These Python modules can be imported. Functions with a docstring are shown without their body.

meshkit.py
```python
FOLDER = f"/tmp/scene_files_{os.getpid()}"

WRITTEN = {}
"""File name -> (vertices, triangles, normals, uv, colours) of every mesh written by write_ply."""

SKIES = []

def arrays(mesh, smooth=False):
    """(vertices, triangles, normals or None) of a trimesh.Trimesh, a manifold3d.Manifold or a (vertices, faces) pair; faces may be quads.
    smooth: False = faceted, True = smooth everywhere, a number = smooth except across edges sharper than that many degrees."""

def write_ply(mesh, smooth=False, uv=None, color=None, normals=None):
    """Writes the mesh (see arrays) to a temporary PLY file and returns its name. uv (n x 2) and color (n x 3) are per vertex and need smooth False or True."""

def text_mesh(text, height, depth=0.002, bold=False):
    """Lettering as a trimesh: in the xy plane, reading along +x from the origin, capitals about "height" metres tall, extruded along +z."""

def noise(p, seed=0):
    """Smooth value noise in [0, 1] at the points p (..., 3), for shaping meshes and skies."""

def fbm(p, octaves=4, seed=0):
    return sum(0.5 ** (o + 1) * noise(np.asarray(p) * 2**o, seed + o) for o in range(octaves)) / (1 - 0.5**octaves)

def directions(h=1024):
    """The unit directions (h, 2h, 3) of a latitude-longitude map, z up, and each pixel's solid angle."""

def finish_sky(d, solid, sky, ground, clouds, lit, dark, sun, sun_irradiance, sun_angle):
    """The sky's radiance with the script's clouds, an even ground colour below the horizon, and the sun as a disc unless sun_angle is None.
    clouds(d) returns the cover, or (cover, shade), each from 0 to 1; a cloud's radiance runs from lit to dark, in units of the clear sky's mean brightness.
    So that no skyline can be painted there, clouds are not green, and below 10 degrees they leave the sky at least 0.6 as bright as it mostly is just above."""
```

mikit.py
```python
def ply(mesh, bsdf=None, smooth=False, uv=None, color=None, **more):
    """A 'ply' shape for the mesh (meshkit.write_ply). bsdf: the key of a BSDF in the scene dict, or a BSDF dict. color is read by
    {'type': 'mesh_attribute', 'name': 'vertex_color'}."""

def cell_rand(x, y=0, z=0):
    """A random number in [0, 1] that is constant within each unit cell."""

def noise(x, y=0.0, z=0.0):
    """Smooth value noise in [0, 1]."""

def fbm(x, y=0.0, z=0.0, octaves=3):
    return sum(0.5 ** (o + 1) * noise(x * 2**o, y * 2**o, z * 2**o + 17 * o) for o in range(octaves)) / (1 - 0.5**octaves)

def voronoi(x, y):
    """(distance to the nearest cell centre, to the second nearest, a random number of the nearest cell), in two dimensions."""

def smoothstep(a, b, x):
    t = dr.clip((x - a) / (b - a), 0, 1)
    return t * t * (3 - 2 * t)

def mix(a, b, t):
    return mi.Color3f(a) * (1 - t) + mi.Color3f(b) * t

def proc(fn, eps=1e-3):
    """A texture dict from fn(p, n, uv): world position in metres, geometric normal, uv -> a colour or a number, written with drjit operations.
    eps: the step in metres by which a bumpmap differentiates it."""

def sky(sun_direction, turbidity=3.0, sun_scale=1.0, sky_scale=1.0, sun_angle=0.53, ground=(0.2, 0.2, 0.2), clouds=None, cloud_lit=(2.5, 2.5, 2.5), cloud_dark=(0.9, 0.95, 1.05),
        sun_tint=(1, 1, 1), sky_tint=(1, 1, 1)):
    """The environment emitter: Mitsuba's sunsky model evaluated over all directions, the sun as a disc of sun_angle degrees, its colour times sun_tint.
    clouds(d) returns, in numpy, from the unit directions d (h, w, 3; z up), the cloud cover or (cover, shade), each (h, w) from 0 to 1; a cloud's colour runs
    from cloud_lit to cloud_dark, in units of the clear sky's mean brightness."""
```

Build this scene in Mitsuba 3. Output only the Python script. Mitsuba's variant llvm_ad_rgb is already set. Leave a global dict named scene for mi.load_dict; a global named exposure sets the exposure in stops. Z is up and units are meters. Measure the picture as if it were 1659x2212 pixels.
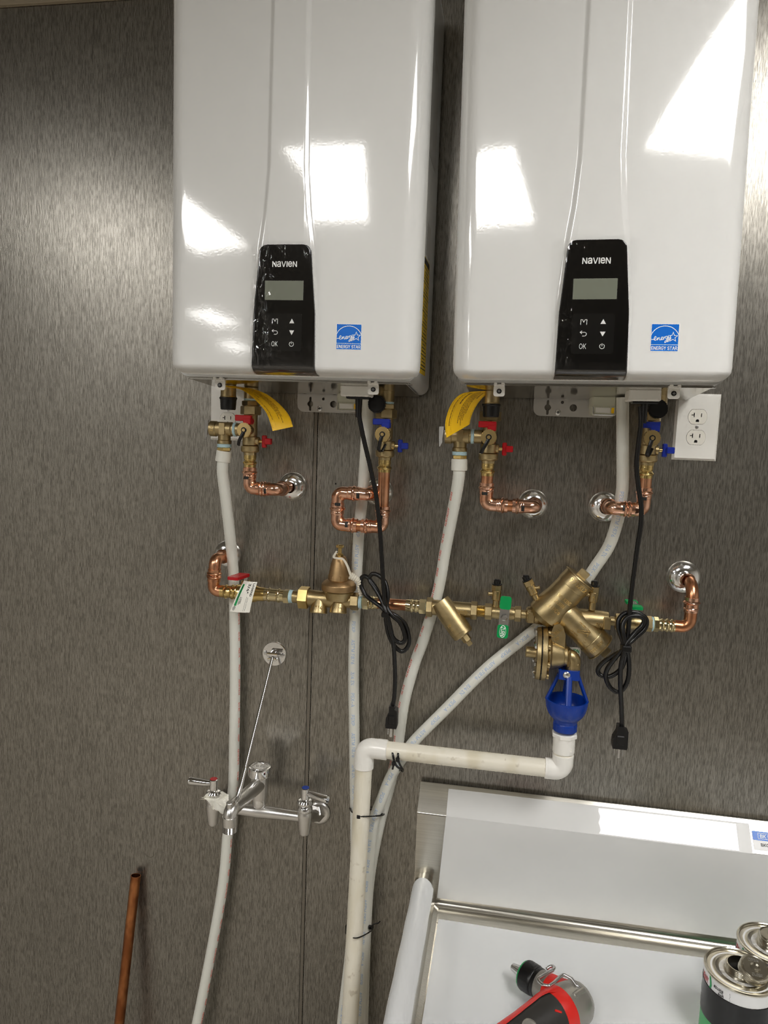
import math, random, numpy as np, trimesh, mitsuba as mi, drjit as dr, mikit, meshkit
from mikit import noise, fbm, smoothstep, mix
from shapely.geometry import Polygon, LineString, Point, box as sbox
from shapely.ops import unary_union
from shapely import affinity
random.seed(7); np.random.seed(7)
scene, labels = {}, {}
A_ = np.array
# ---------------------------------------------------------------- camera, light, exposure
exposure = -0.06
LAMP = 15.5            # radiance of the ceiling light panels
LAMP_RGB = (1.0, .985, .95)
FPX, CX, CY, CD, CZ = 1600.0, 829.5, 1106.0, 1.4813, 1.65
YAW, PITCH, ROLL = (math.radians(a) for a in (9.509, 6.504, 2.114))
fw = A_([-math.sin(YAW) * math.cos(PITCH), math.cos(YAW) * math.cos(PITCH), -math.sin(PITCH)])
rt = A_([math.cos(YAW), math.sin(YAW), 0.0]); up0 = np.cross(rt, fw)
ca = math.cos(ROLL) * rt + math.sin(ROLL) * up0
cb = -math.sin(ROLL) * rt + math.cos(ROLL) * up0
cpos = A_([0, -CD, CZ])
scene['camera'] = {'type': 'perspective', 'fov': 2 * math.degrees(math.atan(829.5 / FPX)), 'fov_axis': 'x', 'near_clip': .02, 'far_clip': 50.,
                   'to_world': mi.ScalarTransform4f().look_at(origin=cpos.tolist(), target=(cpos + fw).tolist(), up=cb.tolist())}

# Everything below is modelled in wall coordinates (x to the right, h up, d out from the wall); P reads where a spot of the photograph lies at depth d
def P(u, v, d):
    r = fw + ca * (u - CX) / FPX - cb * (v - CY) / FPX
    w = cpos + r * (CD - d) / r[1]
    return A_([w[0], w[2], -w[1]])
def PH(u, v, h):
    r = fw + ca * (u - CX) / FPX - cb * (v - CY) / FPX
    w = cpos + r * (h - CZ) / r[2]
    return A_([w[0], w[2], -w[1]])
def S(u, v, d):
    p = P(u, v, d)
    return float((A_([p[0], -p[2], p[1]]) - cpos) @ fw) / FPX

# ---------------------------------------------------------------- helpers
def lin(r, g, b):
    f = lambda c: c / 12.92 if c <= .04045 else ((c + .055) / 1.055) ** 2.4
    return [f(r / 255), f(g / 255), f(b / 255)]
def rgb(c): return {'type': 'rgb', 'value': [float(x) for x in c]}
def mat(name, color, rough=.5, metal=0., two=True, bump=None, bscale=1e-4, beps=4e-4, **kw):
    d = {'type': 'principled', 'base_color': mikit.proc(color) if callable(color) else rgb(color),
         'roughness': mikit.proc(rough) if callable(rough) else float(rough), 'metallic': float(metal), **kw}
    if bump is not None:
        d = {'type': 'bumpmap', 'tex': mikit.proc(bump, beps), 'scale': float(bscale), 'b': d}
    scene[name] = {'type': 'twosided', 'b': d} if two else d
def uniq(k):
    if k not in scene and k not in labels and not any(s.startswith(k + '__') for s in scene): return k
    i = 1
    while True:
        q = f'{k}_{i:03d}'
        if q not in scene and q not in labels and not any(s.startswith(q + '__') for s in scene): return q
        i += 1
def thing(name, label, cat, group=None):
    k = uniq(name); labels[k] = {'label': label, 'category': cat}
    if group: labels[k]['group'] = group
    return k
def world(m):
    v = np.asarray(m.vertices); return trimesh.Trimesh(np.stack([v[:, 0], -v[:, 2], v[:, 1]], 1), m.faces, process=False)
def obj(name, mesh, m, parent=None, smooth=35, label=None, cat=None, group=None, kind=None, **kw):
    k = uniq(parent + '__' + name if parent else name)
    scene[k] = mikit.ply(world(mesh), m, smooth=smooth, **kw)
    t = {a: b for a, b in (('label', label), ('category', cat), ('group', group), ('kind', kind)) if b}
    if t: labels[k] = t
    return k
def cat(*ms):
    ms = [m for x in ms for m in (x if isinstance(x, list) else [x])]
    return trimesh.util.concatenate(ms) if len(ms) > 1 else ms[0]
def unit(v): v = A_(v, float); return v / np.linalg.norm(v)
def basis(ax):
    z = unit(ax); x = np.cross([0, 1, 0], z) if abs(z[1]) < .9 else np.cross([0, 0, 1], z)
    x = unit(x); return x, np.cross(z, x), z
def lathe(prof, p, ax, n=32, a0=0., a1=None, rot=0.):
    """profile of (radius, distance along ax from p)"""
    x, y, z = basis(ax); prof = A_(prof, float); p = A_(p, float)
    full = a1 is None; k = n if full else n + 1
    t = rot + (np.arange(k) * 2 * np.pi / n if full else np.linspace(a0, a1, k))
    ring = np.cos(t)[:, None] * x + np.sin(t)[:, None] * y
    v = np.concatenate([p + ring * r + z * h for r, h in prof]); f = []
    for i in range(len(prof) - 1):
        j = np.arange(n); j2 = (j + 1) % k; a, b = i * k, (i + 1) * k
        f += [np.stack([a + j, a + j2, b + j2], 1), np.stack([a + j, b + j2, b + j], 1)]
    f = np.concatenate(f)
    keep = np.linalg.norm(np.cross(v[f[:, 1]] - v[f[:, 0]], v[f[:, 2]] - v[f[:, 0]]), axis=1) > 1e-14
    return trimesh.Trimesh(v, f[keep], process=False)
def cyl(p0, p1, r, n=28, ch=None, r1=None):
    p0, p1 = A_(p0, float), A_(p1, float); L = np.linalg.norm(p1 - p0); r1 = r if r1 is None else r1
    c = min(r, r1) * .12 if ch is None else ch
    return lathe([(0, 0), (r - c, 0), (r, c), (r1, L - c), (r1 - c, L), (0, L)], p0, p1 - p0, n)
def hexa(p0, p1, af, ch=.0012, rot=0., n=6):
    p0, p1 = A_(p0, float), A_(p1, float); L = np.linalg.norm(p1 - p0); R = af / 2 / math.cos(math.pi / n)
    return lathe([(0, 0), (R - ch * 1.5, 0), (R, ch), (R, L - ch), (R - ch * 1.5, L), (0, L)], p0, p1 - p0, n, rot=rot)
def tube(path, r, n=18, cap=True, flat=None, ref=None):
    p = A_(path, float); m = len(p); r = np.broadcast_to(A_(r, float), (m,))
    t = np.gradient(p, axis=0); t /= np.linalg.norm(t, axis=1, keepdims=True)
    x = basis(t[0])[0] if ref is None else unit(A_(ref) - t[0] * (A_(ref) @ t[0])); xs = []
    for i in range(m):
        x = x - t[i] * (x @ t[i]); x /= np.linalg.norm(x); xs.append(x)
    xs = A_(xs); ys = np.cross(t, xs); a = np.arange(n) * 2 * np.pi / n
    fx, fy = (1, 1) if flat is None else flat
    v = (p[:, None] + r[:, None, None] * (fx * np.cos(a)[None, :, None] * xs[:, None] + fy * np.sin(a)[None, :, None] * ys[:, None])).reshape(-1, 3)
    j = np.arange(n); j2 = (j + 1) % n; f = []
    for i in range(m - 1):
        A, B = i * n, (i + 1) * n
        f += [np.stack([A + j, A + j2, B + j2], 1), np.stack([A + j, B + j2, B + j], 1)]
    if cap:
        v = np.vstack([v, p[0], p[-1]]); e = m * n
        f += [np.stack([j2, j, j * 0 + e], 1), np.stack([(m - 1) * n + j, (m - 1) * n + j2, j * 0 + e + 1], 1)]
    return trimesh.Trimesh(v, np.concatenate(f), process=False)
def fillet(pts, rad, n=8):
    pts = [A_(p, float) for p in pts]; out = [pts[0]]
    for a, b, c in zip(pts, pts[1:], pts[2:]):
        u, w = unit(a - b), unit(c - b); th = math.acos(np.clip(u @ w, -1, 1))
        L = min(rad / math.tan(th / 2), .49 * np.linalg.norm(a - b), .49 * np.linalg.norm(c - b)); R = L * math.tan(th / 2)
        ce = b + unit(u + w) * R / math.sin(th / 2); s, e = b + u * L, b + w * L
        va, vb = s - ce, e - ce; om = math.acos(np.clip(unit(va) @ unit(vb), -1, 1))
        for k in range(n + 1):
            q = k / n; out.append(ce + (math.sin((1 - q) * om) * va + math.sin(q * om) * vb) / math.sin(om))
    out.append(pts[-1]); return A_(out)
def spline(pts, n=12):
    p = A_(pts, float); p = np.vstack([2 * p[0] - p[1], p, 2 * p[-1] - p[-2]]); out = []
    for i in range(1, len(p) - 2):
        t = np.linspace(0, 1, n, endpoint=False)[:, None]; a, b, c, d = p[i - 1:i + 3]
        out.append(.5 * (2 * b + (c - a) * t + (2 * a - 5 * b + 4 * c - d) * t ** 2 + (3 * b - a - 3 * c + d) * t ** 3))
    return np.vstack(out + [p[-2:-1]])
def box(c, size, ch=.0015, R=None):
    s = A_(size, float) / 2; ch = min(ch, s.min() * .9); pts = []
    for sx in (-1, 1):
        for sy in (-1, 1):
            for sz in (-1, 1):
                for k in range(3):
                    q = s - ch; q = q.copy(); q[k] = s[k]; pts.append(q * [sx, sy, sz])
    m = trimesh.Trimesh(pts, process=False).convex_hull; v = m.vertices
    if R is not None: v = v @ A_(R).T
    return trimesh.Trimesh(v + A_(c, float), m.faces, process=False)
def ext(poly, t, z=0., ch=0.):
    gs = [g for g in getattr(poly, 'geoms', [poly]) if g.area > 0]
    ms = [trimesh.creation.extrude_polygon(g, t, engine='earcut') for g in gs]
    m = cat(ms); v = A_(m.vertices); v[:, 2] += z
    return trimesh.Trimesh(v, m.faces, process=False)
def put(m, o, X=(1, 0, 0), Y=(0, 1, 0), Z=None):
    X, Y = unit(X), unit(Y); Z = np.cross(X, Y) if Z is None else unit(Z)
    v = A_(m.vertices) @ A_([X, Y, Z]) + A_(o, float)
    return trimesh.Trimesh(v, m.faces, process=False)
def text(s, h, bold=False, depth=.0004, w=None, center=True):
    m = meshkit.text_mesh(s, h, depth, bold); v = A_(m.vertices)
    if w: v[:, 0] *= w / (v[:, 0].max() - v[:, 0].min())
    if center: v[:, 0] -= (v[:, 0].max() + v[:, 0].min()) / 2; v[:, 1] -= h / 2
    return trimesh.Trimesh(v, m.faces, process=False)
def rrect(x0, y0, x1, y1, r): return sbox(x0 + r, y0 + r, x1 - r, y1 - r).buffer(r, quad_segs=6)
def grid(U, V, fn, flip=False):
    U, V = A_(U), A_(V); uu, vv = np.meshgrid(U, V, indexing='ij'); v = fn(uu, vv).reshape(-1, 3)
    i, j = np.meshgrid(np.arange(len(U) - 1), np.arange(len(V) - 1), indexing='ij'); a = (i * len(V) + j).ravel(); b = a + len(V)
    f = np.vstack([np.stack([a, b, b + 1], 1), np.stack([a, b + 1, a + 1], 1)])
    return trimesh.Trimesh(v, f[:, ::-1] if flip else f, process=False)
def thick(m, off):
    """a sheet given a second face"""
    v, f = A_(m.vertices), A_(m.faces); n = len(v)
    e = np.sort(np.vstack([f[:, [0, 1]], f[:, [1, 2]], f[:, [2, 0]]]), 1); ed, c = np.unique(e, axis=0, return_counts=True); ed = ed[c == 1]
    s = np.vstack([np.stack([ed[:, 0], ed[:, 1], ed[:, 1] + n], 1), np.stack([ed[:, 0], ed[:, 1] + n, ed[:, 0] + n], 1)])
    return trimesh.Trimesh(np.vstack([v, v + off]), np.vstack([f, f[:, ::-1] + n, s]), process=False)
RX, RH, RD = A_([1., 0, 0]), A_([0, 1., 0]), A_([0, 0, 1.])

# ---------------------------------------------------------------- materials
def wall_v(p):
    x, z = p.x, p.z
    return noise(x * 1250, z * 105) * .5 + noise(x * 2300 + 31, z * 190 + 7) * .28 + noise(x * 520 + 5, z * 48 + 3) * .22
def wall_color(p, n, uv):
    t = smoothstep(.15, .85, wall_v(p)); big = fbm(p.x * 3, p.z * 2.2, 0.)
    return mix((.165, .154, .134), (.365, .345, .307), t) * (.92 + .16 * big)
mat('m_wall', wall_color, .29, .86, bump=lambda p, n, uv: wall_v(p), bscale=.00012, beps=2e-4, specular=.5)
mat('m_seam', lin(118, 112, 102), .4, .5)
mat('m_trim', lin(150, 138, 118), .45)
mat('m_trimdark', lin(92, 80, 68), .5)
mat('m_ceiling', lin(132, 128, 120), .8)
mat('m_roomwall', lin(234, 232, 228), .7)
mat('m_floor', lin(172, 165, 154), .5)
mat('m_enamel', lin(227, 227, 225), .06, 0, bump=lambda p, n, uv: noise(p.x * 420, p.z * 420, p.y * 420) + .5 * noise(p.x * 170, p.z * 170, p.y * 170),
    bscale=.0000105, beps=5e-4, specular=.62, clearcoat=.6, clearcoat_gloss=.97)
mat('m_body', lin(206, 207, 206), .18, .4, specular=.5)
mat('m_underside', lin(190, 188, 182), .1, 1.)
mat('m_bracket', lin(196, 194, 190), .42, .35)
mat('m_white', lin(228, 226, 220), .35, specular=.5)
mat('m_receptacle', lin(232, 229, 219), .3)
mat('m_clearplastic', lin(196, 196, 178), .25)
mat('m_panelblack', lin(9, 9, 10), .1, specular=.5)
mat('m_keypad', lin(20, 20, 20), .14, specular=.5)
mat('m_lcd', lin(124, 128, 115), .2)
mat('m_printwhite', lin(236, 236, 234), .4)
mat('m_printblack', lin(24, 22, 20), .5)
mat('m_printgray', lin(120, 120, 120), .5)
mat('m_printbrown', lin(120, 78, 20), .6)
mat('m_blue', lin(0, 104, 206), .3)
mat('m_yellow', lin(250, 198, 10), .4)
mat('m_warnyellow', lin(196, 164, 30), .5)
mat('m_black', lin(7, 7, 8), .34)
mat('m_rubber', lin(20, 19, 19), .55)
mat('m_void', lin(4, 4, 4), .9)
mat('m_red', lin(170, 12, 22), .28)
mat('m_bluehandle', lin(22, 42, 138), .28)
mat('m_bluecup', lin(2, 50, 140), .33)
mat('m_green', lin(0, 142, 74), .3)
mat('m_brasscast', lambda p, n, uv: mix((.37, .28, .135), (.57, .45, .25), fbm(p.x * 90, p.y * 90, p.z * 90)), .36, 1., bump=lambda p, n, uv: noise(p.x * 1100, p.y * 1100, p.z * 1100),
    bscale=.00011, beps=3e-4)
mat('m_bronze', lambda p, n, uv: mix((.42, .265, .125), (.60, .41, .22), fbm(p.x * 90, p.y * 90, p.z * 90)), .42, 1., bump=lambda p, n, uv: noise(p.x * 1100, p.y * 1100, p.z * 1100),
    bscale=.00011, beps=3e-4)
mat('m_brass', (.74, .55, .22), .19, 1.)
mat('m_brasslight', (.80, .68, .40), .15, 1.)
mat('m_brassdisc', (.74, .55, .25), .26, 1.)
mat('m_copper', lambda p, n, uv: mix((.60, .25, .12), (.80, .42, .25), smoothstep(.3, .75, fbm(p.x * 40, p.y * 40, p.z * 40))), .27, 1.)
mat('m_copperbright', lambda p, n, uv: mix((.80, .41, .26), (.92, .56, .41), smoothstep(.3, .7, fbm(p.x * 55, p.y * 55, p.z * 55))), .16, 1.)
mat('m_copperold', lambda p, n, uv: mix((.30, .105, .04), (.58, .24, .095), smoothstep(.3, .72, fbm(p.x * 45, p.y * 45, p.z * 22))), .33, 1.)
mat('m_chrome', (.86, .86, .86), .05, 1.)
mat('m_roughchrome', (.78, .77, .75), .27, 1., bump=lambda p, n, uv: noise(p.x * 1200, p.y * 1200, p.z * 1200), bscale=.00009, beps=3e-4)
def steel_c(p, n, uv): return mix((.50, .475, .42), (.66, .635, .57), noise(p.x * 12, p.z * 900, p.y * 400) * .55 + .45 * fbm(p.x * 18, p.y * 18, p.z * 18))
mat('m_steel', steel_c, .24, 1.)
mat('m_softchrome', (.90, .90, .90), .13, 1.)
mat('m_screw', (.68, .68, .68), .2, 1.)
mat('m_pex', lin(220, 220, 212), .3, specular=.5)
mat('m_pexcap', lin(222, 221, 212), .4)
mat('m_pvcfit', lin(238, 236, 230), .22, specular=.5)
def pvc_c(p, n, uv):
    t = smoothstep(.45, .8, fbm(p.x * 26, p.y * 26, p.z * 9)); s = smoothstep(.66, .82, fbm(p.x * 90 + 4, p.y * 90, p.z * 60))
    return mix(mix((.80, .76, .65), (.70, .645, .50), t), (.42, .36, .26), s * .5)
mat('m_pvc', pvc_c, .32)
mat('m_film', lambda p, n, uv: mix((.60, .60, .595), (.66, .66, .65), fbm(p.x * 9, p.y * 9, p.z * 9)), .32, specular=.5)
mat('m_filmwhite', lambda p, n, uv: mix((.66, .675, .69), (.72, .73, .735), fbm(p.x * 9, p.y * 9, p.z * 9)), .3, specular=.5)
scene['m_clearfilm'] = {'type': 'thindielectric', 'int_ior': 1.45}
mat('m_printred', lin(214, 120, 110), .5)
mat('m_printblue', lin(172, 188, 214), .5)
mat('m_tape', lin(172, 200, 208), .5)
mat('m_paper', lin(232, 230, 220), .7)
mat('m_string', lin(214, 208, 192), .8)
mat('m_toolred', lin(206, 34, 26), .35)
mat('m_toolgray', lin(150, 147, 140), .34, .6)
mat('m_toolblack', lin(38, 36, 34), .5)
mat('m_tin', lambda p, n, uv: mix((.52, .48, .38), (.70, .67, .58), fbm(p.x * 60, p.y * 60, p.z * 60)), .2, 1.)
mat('m_label', lin(222, 222, 222), .3)
mat('m_cangreen', lin(60, 160, 92), .3)
mat('m_blacktape', lin(9, 9, 10), .22, specular=.5)
mat('m_rust', lin(120, 70, 30), .8)
mat('m_scuff', lin(104, 98, 86), .7)

# ---------------------------------------------------------------- the room
CEIL = 2.74
def panel(x0, x1, y0, y1, z): return box(((x0 + x1) / 2, (y0 + y1) / 2, z), (x1 - x0, y1 - y0, .01), .0008)
obj('wall_back', box((-1.65, 1.37, -.012), (10.1, 2.76, .01), .0005), 'm_roomwall', kind='structure', smooth=False)
SEAM = -.396
for i, (a, b) in enumerate(((-1.62, SEAM - .0042), (SEAM + .0042, .82), (.823, 2.04), (-2.84, -1.623))):
    obj('panel', box(((a + b) / 2, 1.2425, -.0034), (b - a, 2.485, .0066), .0006), 'm_wall', 'wall_back', smooth=False)
obj('seam_backing', box((SEAM, 1.245, -.0046), (.012, 2.49, .002), .0002), 'm_void', 'wall_back', smooth=False)
obj('seam_strip', box((SEAM, 1.245, .0004), (.0072, 2.49, .0016), .0006), 'm_seam', 'wall_back', smooth=False)
obj('trim_1', box((-.4, 2.4915, .006), (5.2, .0145, .011), .001), 'm_trim', kind='structure', smooth=False)
obj('wall_left', box((-6.65, 1.37, 5.4), (.1, 2.74, 10.9), .001), 'm_roomwall', kind='structure', smooth=False)
obj('wall_right', box((3.35, 1.37, 5.4), (.1, 2.74, 10.9), .001), 'm_roomwall', kind='structure', smooth=False)
obj('wall_front', box((-1.65, 1.37, 10.9), (10.1, 2.74, .1), .001), 'm_roomwall', kind='structure', smooth=False)
obj('floor', box((-1.65, -.05, 5.4), (10.1, .1, 11.1), .001), 'm_floor', kind='structure', smooth=False)
obj('ceiling', box((-1.65, CEIL + .05, 5.4), (10.1, .1, 11.1), .001), 'm_ceiling', kind='structure', smooth=False)
obj('trim_2', box((-.4, 2.512, .003), (5.2, .026, .008), .001), 'm_trimdark', kind='structure', smooth=False)
obj('wall_upper', box((-1.65, 2.633, -.0045), (10.1, .214, .008), .0005), 'm_roomwall', kind='structure', smooth=False)
def troffer(x0, x1, d0, d1, where):
    t = thing('ceiling_light', 'flat white ceiling light panel ' + where, 'ceiling light', 'ceiling light panels')
    fr = ext(sbox(x0 - .02, d0 - .02, x1 + .02, d1 + .02).difference(sbox(x0, d0, x1, d1)), .018)
    v = A_(fr.vertices); obj('frame', trimesh.Trimesh(np.stack([v[:, 0], CEIL - v[:, 2], v[:, 1]], 1), fr.faces[:, ::-1], process=False), 'm_white', t, smooth=False)
    q = A_([[x0, CEIL - .006, d0], [x1, CEIL - .006, d0], [x1, CEIL - .006, d1], [x0, CEIL - .006, d1]])
    f = A_([[0, 1, 2], [0, 2, 3]]); nrm = np.cross(q[1] - q[0], q[2] - q[0])
    obj('diffuser', trimesh.Trimesh(q, f if nrm[1] < 0 else f[:, ::-1], process=False), 'm_white', t, smooth=False,
        emitter={'type': 'area', 'radiance': rgb([LAMP * c for c in LAMP_RGB])})
troffer(-.95, -.34, 2.0, 3.1, 'behind the viewer, facing the left water heater')
troffer(.64, 1.25, .85, 2.05, 'right of the right water heater')
troffer(-2.65, -2.04, 2.2, 3.4, 'far to the left')
troffer(-4.45, -3.84, 5.5, 6.7, 'further away to the left')
troffer(-5.5, -4.89, 8.2, 9.4, 'at the far left end of the room')
# ---------------------------------------------------------------- water heaters
LW, LH = .438, .692
XC = -.001
def hwid(z):  # half width of the raised centre band; its lower end carries the control panel
    return np.interp(z, [-.01, .10, .17, .207, .225, .26, .33, .7], [.056, .0535, .0475, .0445, .042, .037, .0315, .0285])
def sstep(a, b, x): t = np.clip((x - a) / (b - a), 0, 1); return t * t * (3 - 2 * t)
def lid_d(x, z, rnd=True):
    ax = np.abs(x - XC); w = np.maximum(ax - .03, 0)
    d = .2725 - .050 * w - .16 * w ** 2 + .004 * (1 - sstep(-.0045, .0045, ax - hwid(z)))
    if rnd:
        e = np.clip((np.abs(x) - (LW / 2 - .03)) / .03, 0, 1); d = d - .036 * (1 - np.sqrt(np.maximum(1 - e * e, 0)))
        for zz, a, b in ((z, .014, .03), (LH - z, .014, .03)):
            e = np.clip((a - zz) / a, 0, 1); d = d - b * (1 - np.sqrt(np.maximum(1 - e * e, 0)))
    return d
def dense(a, b, rad, n, m):  # grid lines crowded at both ends
    t = 1 - np.cos(np.linspace(0, np.pi / 2, m)); lo = a + rad * t
    return np.concatenate([lo, np.linspace(a + rad, b - rad, n)[1:-1], (b - rad * t)[::-1]])
def lid_mesh():
    z = dense(0, LH, .014, 90, 8); s = np.sort(np.concatenate([dense(-1, 1, .14, 60, 9), np.linspace(-.28, -.1, 40), np.linspace(.1, .28, 40)]))
    s = s[np.concatenate([[True], np.diff(s) > 1e-5])]
    def fn(u, v):
        rc = .02; e = np.clip(np.minimum(v, LH - v), 0, rc); hw = LW / 2 - rc + np.sqrt(np.maximum(rc * rc - (rc - e) ** 2, 0))
        x = u * hw
        return np.stack([x, v, lid_d(u * LW / 2, v)], -1)
    front = grid(s, z, fn); n0, n1 = len(s), len(z); v = A_(front.vertices).reshape(n0, n1, 3)
    loop = np.concatenate([v[:, 0], v[-1, 1:], v[::-1, -1][1:], v[0, ::-1][1:]])
    back = loop.copy(); back[:, 2] = .2; lip = back.copy(); c = A_([0, LH / 2, 0]); lip[:, :2] = (lip[:, :2] - c[:2]) * [.965, .975] + c[:2]
    lip2 = lip.copy(); lip2[:, 2] = .214
    vv = np.vstack([loop, back, lip, lip2]); m = len(loop); j = np.arange(m - 1); f = []
    for k in range(3):
        a, b = k * m, (k + 1) * m; f += [np.stack([a + j, b + j, b + j + 1], 1), np.stack([a + j, b + j + 1, a + j + 1], 1)]
    return cat(front, trimesh.Trimesh(vv, np.concatenate(f), process=False))
def conform(m, off=0.0):
    v = A_(m.vertices); v[:, 2] += lid_d(v[:, 0], v[:, 1], False) + off
    return trimesh.Trimesh(v, m.faces, process=False)
def panel_mesh():
    z = np.concatenate([np.linspace(-.0005, .014, 10), np.linspace(.02, .196, 30), np.linspace(.198, .2078, 12)]); s = np.sort(np.concatenate([np.linspace(-1, 1, 31), [-.985, .985]]))
    def fn(u, v):
        hw = hwid(v) - .0015; rc = .012; e = np.clip(.2078 - v, 0, rc); hw = hw - rc + np.sqrt(np.maximum(rc * rc - (rc - e) ** 2, 0))
        x = XC + u * hw; edge = .0007 * (np.abs(u) > .99)
        return np.stack([x, v, lid_d(XC + 0 * x, np.maximum(v, .0)) + .0028 - edge], -1)
    return thick(grid(s, z, fn), A_([0, 0, -.0045]))
def ring(cx, cy, r, w, a0=0, a1=360):
    t = np.radians(np.linspace(a0, a1, 40)); return LineString(np.stack([cx + r * np.cos(t), cy + r * np.sin(t)], 1)).buffer(w / 2)
def strokes(ls, w): return unary_union([LineString(l).buffer(w / 2) for l in ls])
def star(cx, cy, R, r, rot=90):
    return Polygon([(cx + (R if k % 2 == 0 else r) * math.cos(math.radians(rot + 36 * k)), cy + (R if k % 2 == 0 else r) * math.sin(math.radians(rot + 36 * k))) for k in range(10)])
def sq(pts): return spline([(a, b, 0) for a, b in pts], 6)[:, :2]
def logo_mesh():
    parts = []; x = 0.; h = .0092
    for ch, w in (('N', .0076), ('a', .0070), ('V', .0080), ('I', .0019), ('e', .0072), ('N', .0076)):
        m = ext(sbox(0, 0, w, h), .0003) if ch == 'I' else meshkit.text_mesh(ch, h, .0003, True); v = A_(m.vertices); v[:, :2] -= v[:, :2].min(0)
        v[:, 1] *= h / v[:, 1].max(); v[:, 0] = x + v[:, 0] * w / v[:, 0].max(); x += w + .0009; parts.append(trimesh.Trimesh(v, m.faces, process=False))
    m = cat(parts); v = A_(m.vertices); v[:, 0] = (v[:, 0] / (x - .0009) - .5) * .0420 + XC; v[:, 1] += .1720
    return trimesh.Trimesh(v, m.faces, process=False)
def energy_script():
    L = [sq([(.03, .43), (.11, .43), (.17, .47), (.19, .53), (.15, .53), (.12, .45), (.15, .40), (.21, .42), (.25, .50)]),
         sq([(.25, .50), (.24, .41), (.27, .47), (.31, .50), (.31, .43), (.34, .41)]),
         sq([(.34, .41), (.40, .46), (.42, .52), (.38, .51), (.37, .44), (.41, .42), (.46, .47)]),
         sq([(.46, .53), (.46, .43), (.48, .50), (.52, .54)]),
         sq([(.60, .53), (.55, .55), (.53, .48), (.57, .46), (.61, .54), (.60, .44), (.55, .34), (.50, .33), (.54, .40), (.63, .46)]),
         sq([(.63, .55), (.63, .49), (.67, .49), (.70, .56), (.68, .46), (.63, .36), (.59, .36), (.64, .43), (.72, .48)])]
    return L
def power_icon(cx, cy, r, w): return unary_union([ring(cx, cy, r, w, 120, 420), LineString([(cx, cy + r * 1.15), (cx, cy + r * .1)]).buffer(w / 2)])
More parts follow.
